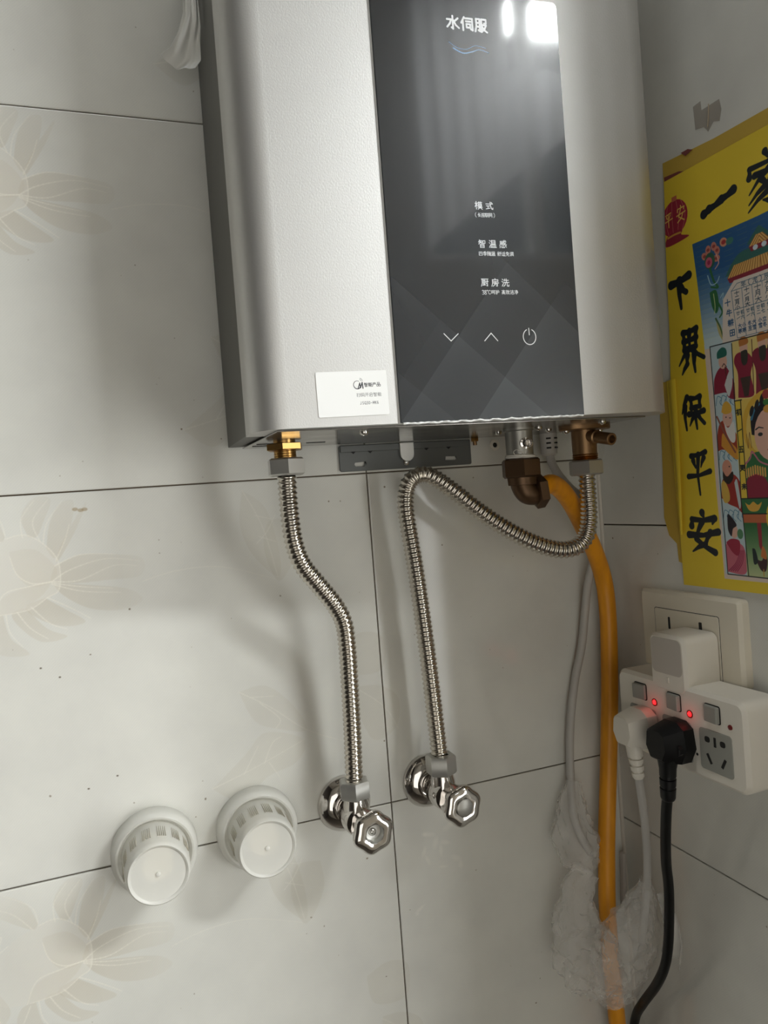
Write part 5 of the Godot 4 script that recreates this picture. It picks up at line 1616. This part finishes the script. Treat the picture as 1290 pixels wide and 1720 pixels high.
func build_posters() -> void:
	# older sheets behind
	var back := thing("old_poster", "faded mustard sheets showing behind the yellow poster's top and left edge", "poster", Vector3(CX, 0.06, 0.2))
	var bm := MB.new()
	bm.extrude(on_wall(0, 0, 0.0003), PackedVector2Array([V(0.0965, 0.06), V(0.0955, 0.0), V(0.0925, -0.060), V(0.0975, -0.076), V(0.1065, -0.083), V(0.1075, -0.099), V(0.1135, -0.1005), V(0.316, -0.10), V(0.316, 0.2345), V(0.228, 0.2375), V(0.178, 0.2395), V(0.1200, 0.2450), V(0.1185, 0.17), V(0.1180, 0.08), V(0.112, 0.06)]), 0.0004)
	part("sheet", bm.done(), M.old_paper, back)
	part("torn_scrap", MB.new().extrude(on_wall(0, 0, 0.0008), PackedVector2Array([V(0.1215, 0.2285), V(0.121, 0.2325), V(0.138, 0.2305), V(0.146, 0.2275), V(0.139, 0.2262)]), 0.0003).done(), mat("scrap_red", srgb(122, 62, 58), 0.8), back, "dark red torn scrap")
	part("torn_scrap", MB.new().extrude(on_wall(0, 0, 0.0008), PackedVector2Array([V(0.142, 0.2440), V(0.1500, 0.2437), V(0.155, 0.2410), V(0.147, 0.2395)]), 0.0003).done(), M.scrap_red, back, "dark red torn scrap")
	var p := thing("poster", "bright yellow almanac poster with black brush writing and painted figures", "poster", Vector3(CX, 0.06, 0.2))
	var pm := mat("poster_print", Color.WHITE, 0.55)
	pm.albedo_texture = poster_texture()
	var z0 := 0.1125
	var z1 := 0.3195
	# left edge leans a little; the lower left lifts off the wall
	var f := func(u: float, v: float) -> Vector3:
		var y := lerpf(0.2285, -0.1190, v) - 0.006 * u * (1.0 - v)
		var left := lerpf(0.1212, 0.1125, clampf(v / 0.55, 0, 1))
		var z := lerpf(left, z1, u)
		var lift := 0.0013 + 0.0006 * sin(u * 9.0 + v * 7.0) * sin(v * 11.0)
		return Vector3(CX - lift - 0.0004, y, z)
	var m := MB.new()
	var nu := 24
	var nv := 40
	m.sheet(f, nu, nv, 0.0003, Vector3(-1, 0, 0))
	var arr := m.done()
	# print coordinates from where each point lies on the wall
	var mdt := MeshDataTool.new()
	mdt.create_from_surface(arr, 0)
	for i in mdt.get_vertex_count():
		var q := mdt.get_vertex(i)
		mdt.set_vertex_uv(i, V((q.z * 1000.0 - 109.0) / 212.0, (230.0 - q.y * 1000.0) / 350.0))
	var out := ArrayMesh.new()
	mdt.commit_to_surface(out)
	part("sheet", out, pm, p)
	# the left margin curls over in a bright strip
	var plain := mat("poster_yellow", srgb(236, 206, 60), 0.55)
	var curl := func(u: float, v: float) -> Vector3:
		var y := lerpf(0.060, -0.0745, v)
		var a := lerpf(-0.3, 2.2, u)
		var wdt := lerpf(0.0125, 0.0055, pow(v, 1.5))
		return Vector3(CX - 0.0018 - 0.0025 * maxf(0.0, sin(a)) - 0.0006, y, lerpf(0.1090, 0.1125, v) + wdt * u)
	part("curled_edge", MB.new().sheet(curl, 8, 20, 0.0003, Vector3(-1, 0, 0)).done(), plain, p, "bright plain margin curling off the wall")


func build_small_things() -> void:
	var rag := thing("paper_strip", "crumpled white paper strip hanging at the heater's upper left side", "paper", Vector3(-0.132, 0.34, 0.05))
	var L := [V(-0.1360, 0.430), V(-0.1352, 0.392), V(-0.1345, 0.372), V(-0.1352, 0.356), V(-0.1395, 0.343), V(-0.1465, 0.3295), V(-0.1535, 0.3245)]
	var R := [V(-0.1245, 0.430), V(-0.1240, 0.384), V(-0.1236, 0.366), V(-0.1230, 0.348), V(-0.1240, 0.338), V(-0.1244, 0.3230), V(-0.1290, 0.3165)]
	var f := func(u: float, v: float) -> Vector3:
		var k := clampf(v * 6.0, 0.0, 5.999)
		var i := int(k)
		var l: Vector2 = (L[i] as Vector2).lerp(L[i + 1], k - i)
		var r: Vector2 = (R[i] as Vector2).lerp(R[i + 1], k - i)
		var q := l.lerp(r, u)
		var folds := 0.0022 * sin(u * 17.0 + v * 3.0) * (1.0 - v * 0.5) + 0.003 * sin(u * 6.0 + v * 9.0) * v
		var droop := -0.0035 * sin(u * PI) * maxf(0.0, v - 0.8) * 5.0
		return Vector3(q.x - 0.003, q.y + droop, 0.052 + folds + 0.004 * sin(v * 5.0))
	part("sheet", MB.new().sheet(f, 22, 44, 0.0004, Vector3(0, 0, 1)).done(), M.paper_white, rag)
	var tp := thing("tape_residue", "brownish remains of old tape on the right wall above the poster", "tape", Vector3(CX, 0.26, 0.17))
	var t1 := PackedVector2Array([V(0.158, 0.274), V(0.166, 0.2745), V(0.1665, 0.267), V(0.185, 0.2665), V(0.1865, 0.258), V(0.184, 0.250), V(0.178, 0.2525), V(0.172, 0.2475), V(0.168, 0.253), V(0.159, 0.255)])
	var res := MB.new().extrude(on_wall(0, 0, 0.0002), t1, 0.0003)
	var tm := mat("tape_film", Color(0.6, 0.54, 0.47, 0.22), 0.5)
	tm.transparency = BaseMaterial3D.TRANSPARENCY_ALPHA
	part("patch", res.done(), tm, tp)
	part("ridge", MB.new().tube([Vector3(CX - 0.0006, 0.268, 0.1745), Vector3(CX - 0.0008, 0.258, 0.1735), Vector3(CX - 0.0006, 0.251, 0.1720)], func(_s, _a): return 0.0005, 6, 0.002).done(), M.tape_old, tp)


func build_film() -> void:
	var n := FastNoiseLite.new()
	n.seed = 9
	n.frequency = 1.0
	n.fractal_octaves = 2
	n.fractal_type = FastNoiseLite.FRACTAL_RIDGED
	var o := thing("plastic_wrap", "crumpled clear plastic film tied round the orange hose and cord joint", "plastic film", Vector3(0.19, -0.45, 0.05))
	var radii := func(table: Array, total: float, amp: float, sd: float, flat: float) -> Callable:
		return func(s: float, a: float) -> float:
			var k := clampf(s / total, 0.0, 0.9999) * (table.size() - 1)
			var i := int(k)
			var r := lerpf(table[i], table[i + 1], smoothstep(0.0, 1.0, k - i))
			var c := n.get_noise_3d(cos(a) * 1.0 + sd, sin(a) * 1.0 + s * 14.0, s * 22.0)
			c += 0.3 * n.get_noise_3d(cos(a) * 3.4 - sd, sin(a) * 3.4, s * 70.0)
			return r * (1.0 + amp * c) * (1.0 - flat * absf(cos(a)))
	part("pouch", MB.new().tube([Vector3(0.1800, -0.3930, 0.030), Vector3(0.1660, -0.4100, 0.034), Vector3(0.1620, -0.4330, 0.036), Vector3(0.1660, -0.4600, 0.038), Vector3(0.1830, -0.4860, 0.036), Vector3(0.2000, -0.5080, 0.030), Vector3(0.2060, -0.5300, 0.027)], radii.call([0.013, 0.016, 0.021, 0.027, 0.026, 0.017, 0.0115], 0.155, 0.34, 3.0, 0.35), 48, 0.0022, false).done(), M.film, o)
	part("funnel", MB.new().tube([Vector3(0.2125, -0.3880, 0.0770), Vector3(0.2120, -0.4050, 0.0730), Vector3(0.2090, -0.4300, 0.0640), Vector3(0.2060, -0.4600, 0.0500), Vector3(0.2040, -0.4900, 0.0380), Vector3(0.2050, -0.5250, 0.0290)], radii.call([0.0055, 0.016, 0.026, 0.029, 0.024, 0.0120], 0.155, 0.26, 11.0, 0.25), 48, 0.0022, false).done(), M.film, o)
	part("knot", MB.new().tube([Vector3(0.1850, -0.3130, 0.013), Vector3(0.1790, -0.3330, 0.017), Vector3(0.1760, -0.3560, 0.02), Vector3(0.1820, -0.3780, 0.022), Vector3(0.1900, -0.3930, 0.024)], radii.call([0.0065, 0.013, 0.0195, 0.019, 0.010], 0.09, 0.34, 23.0, 0.3), 40, 0.0022, false).done(), M.film, o)
	var flap := func(u: float, v: float) -> Vector3:
		var left := Vector2(lerpf(0.0894, 0.0900, v), lerpf(-0.3965, -0.4480, v))
		var right := Vector2(0.0894, -0.3965).lerp(Vector2(0.1112, -0.4204), minf(v * 1.6, 1.0)).lerp(Vector2(0.1138, -0.4543), maxf(0.0, v * 1.6 - 0.6))
		var q := left.lerp(right, u)
		return Vector3(0.218 + 0.005 * sin(u * 7.0 + v * 4.0), q.y, q.x)
	part("flap", MB.new().sheet(flap, 12, 16, 0.0002, Vector3(-1, 0, 0)).done(), M.film, o)
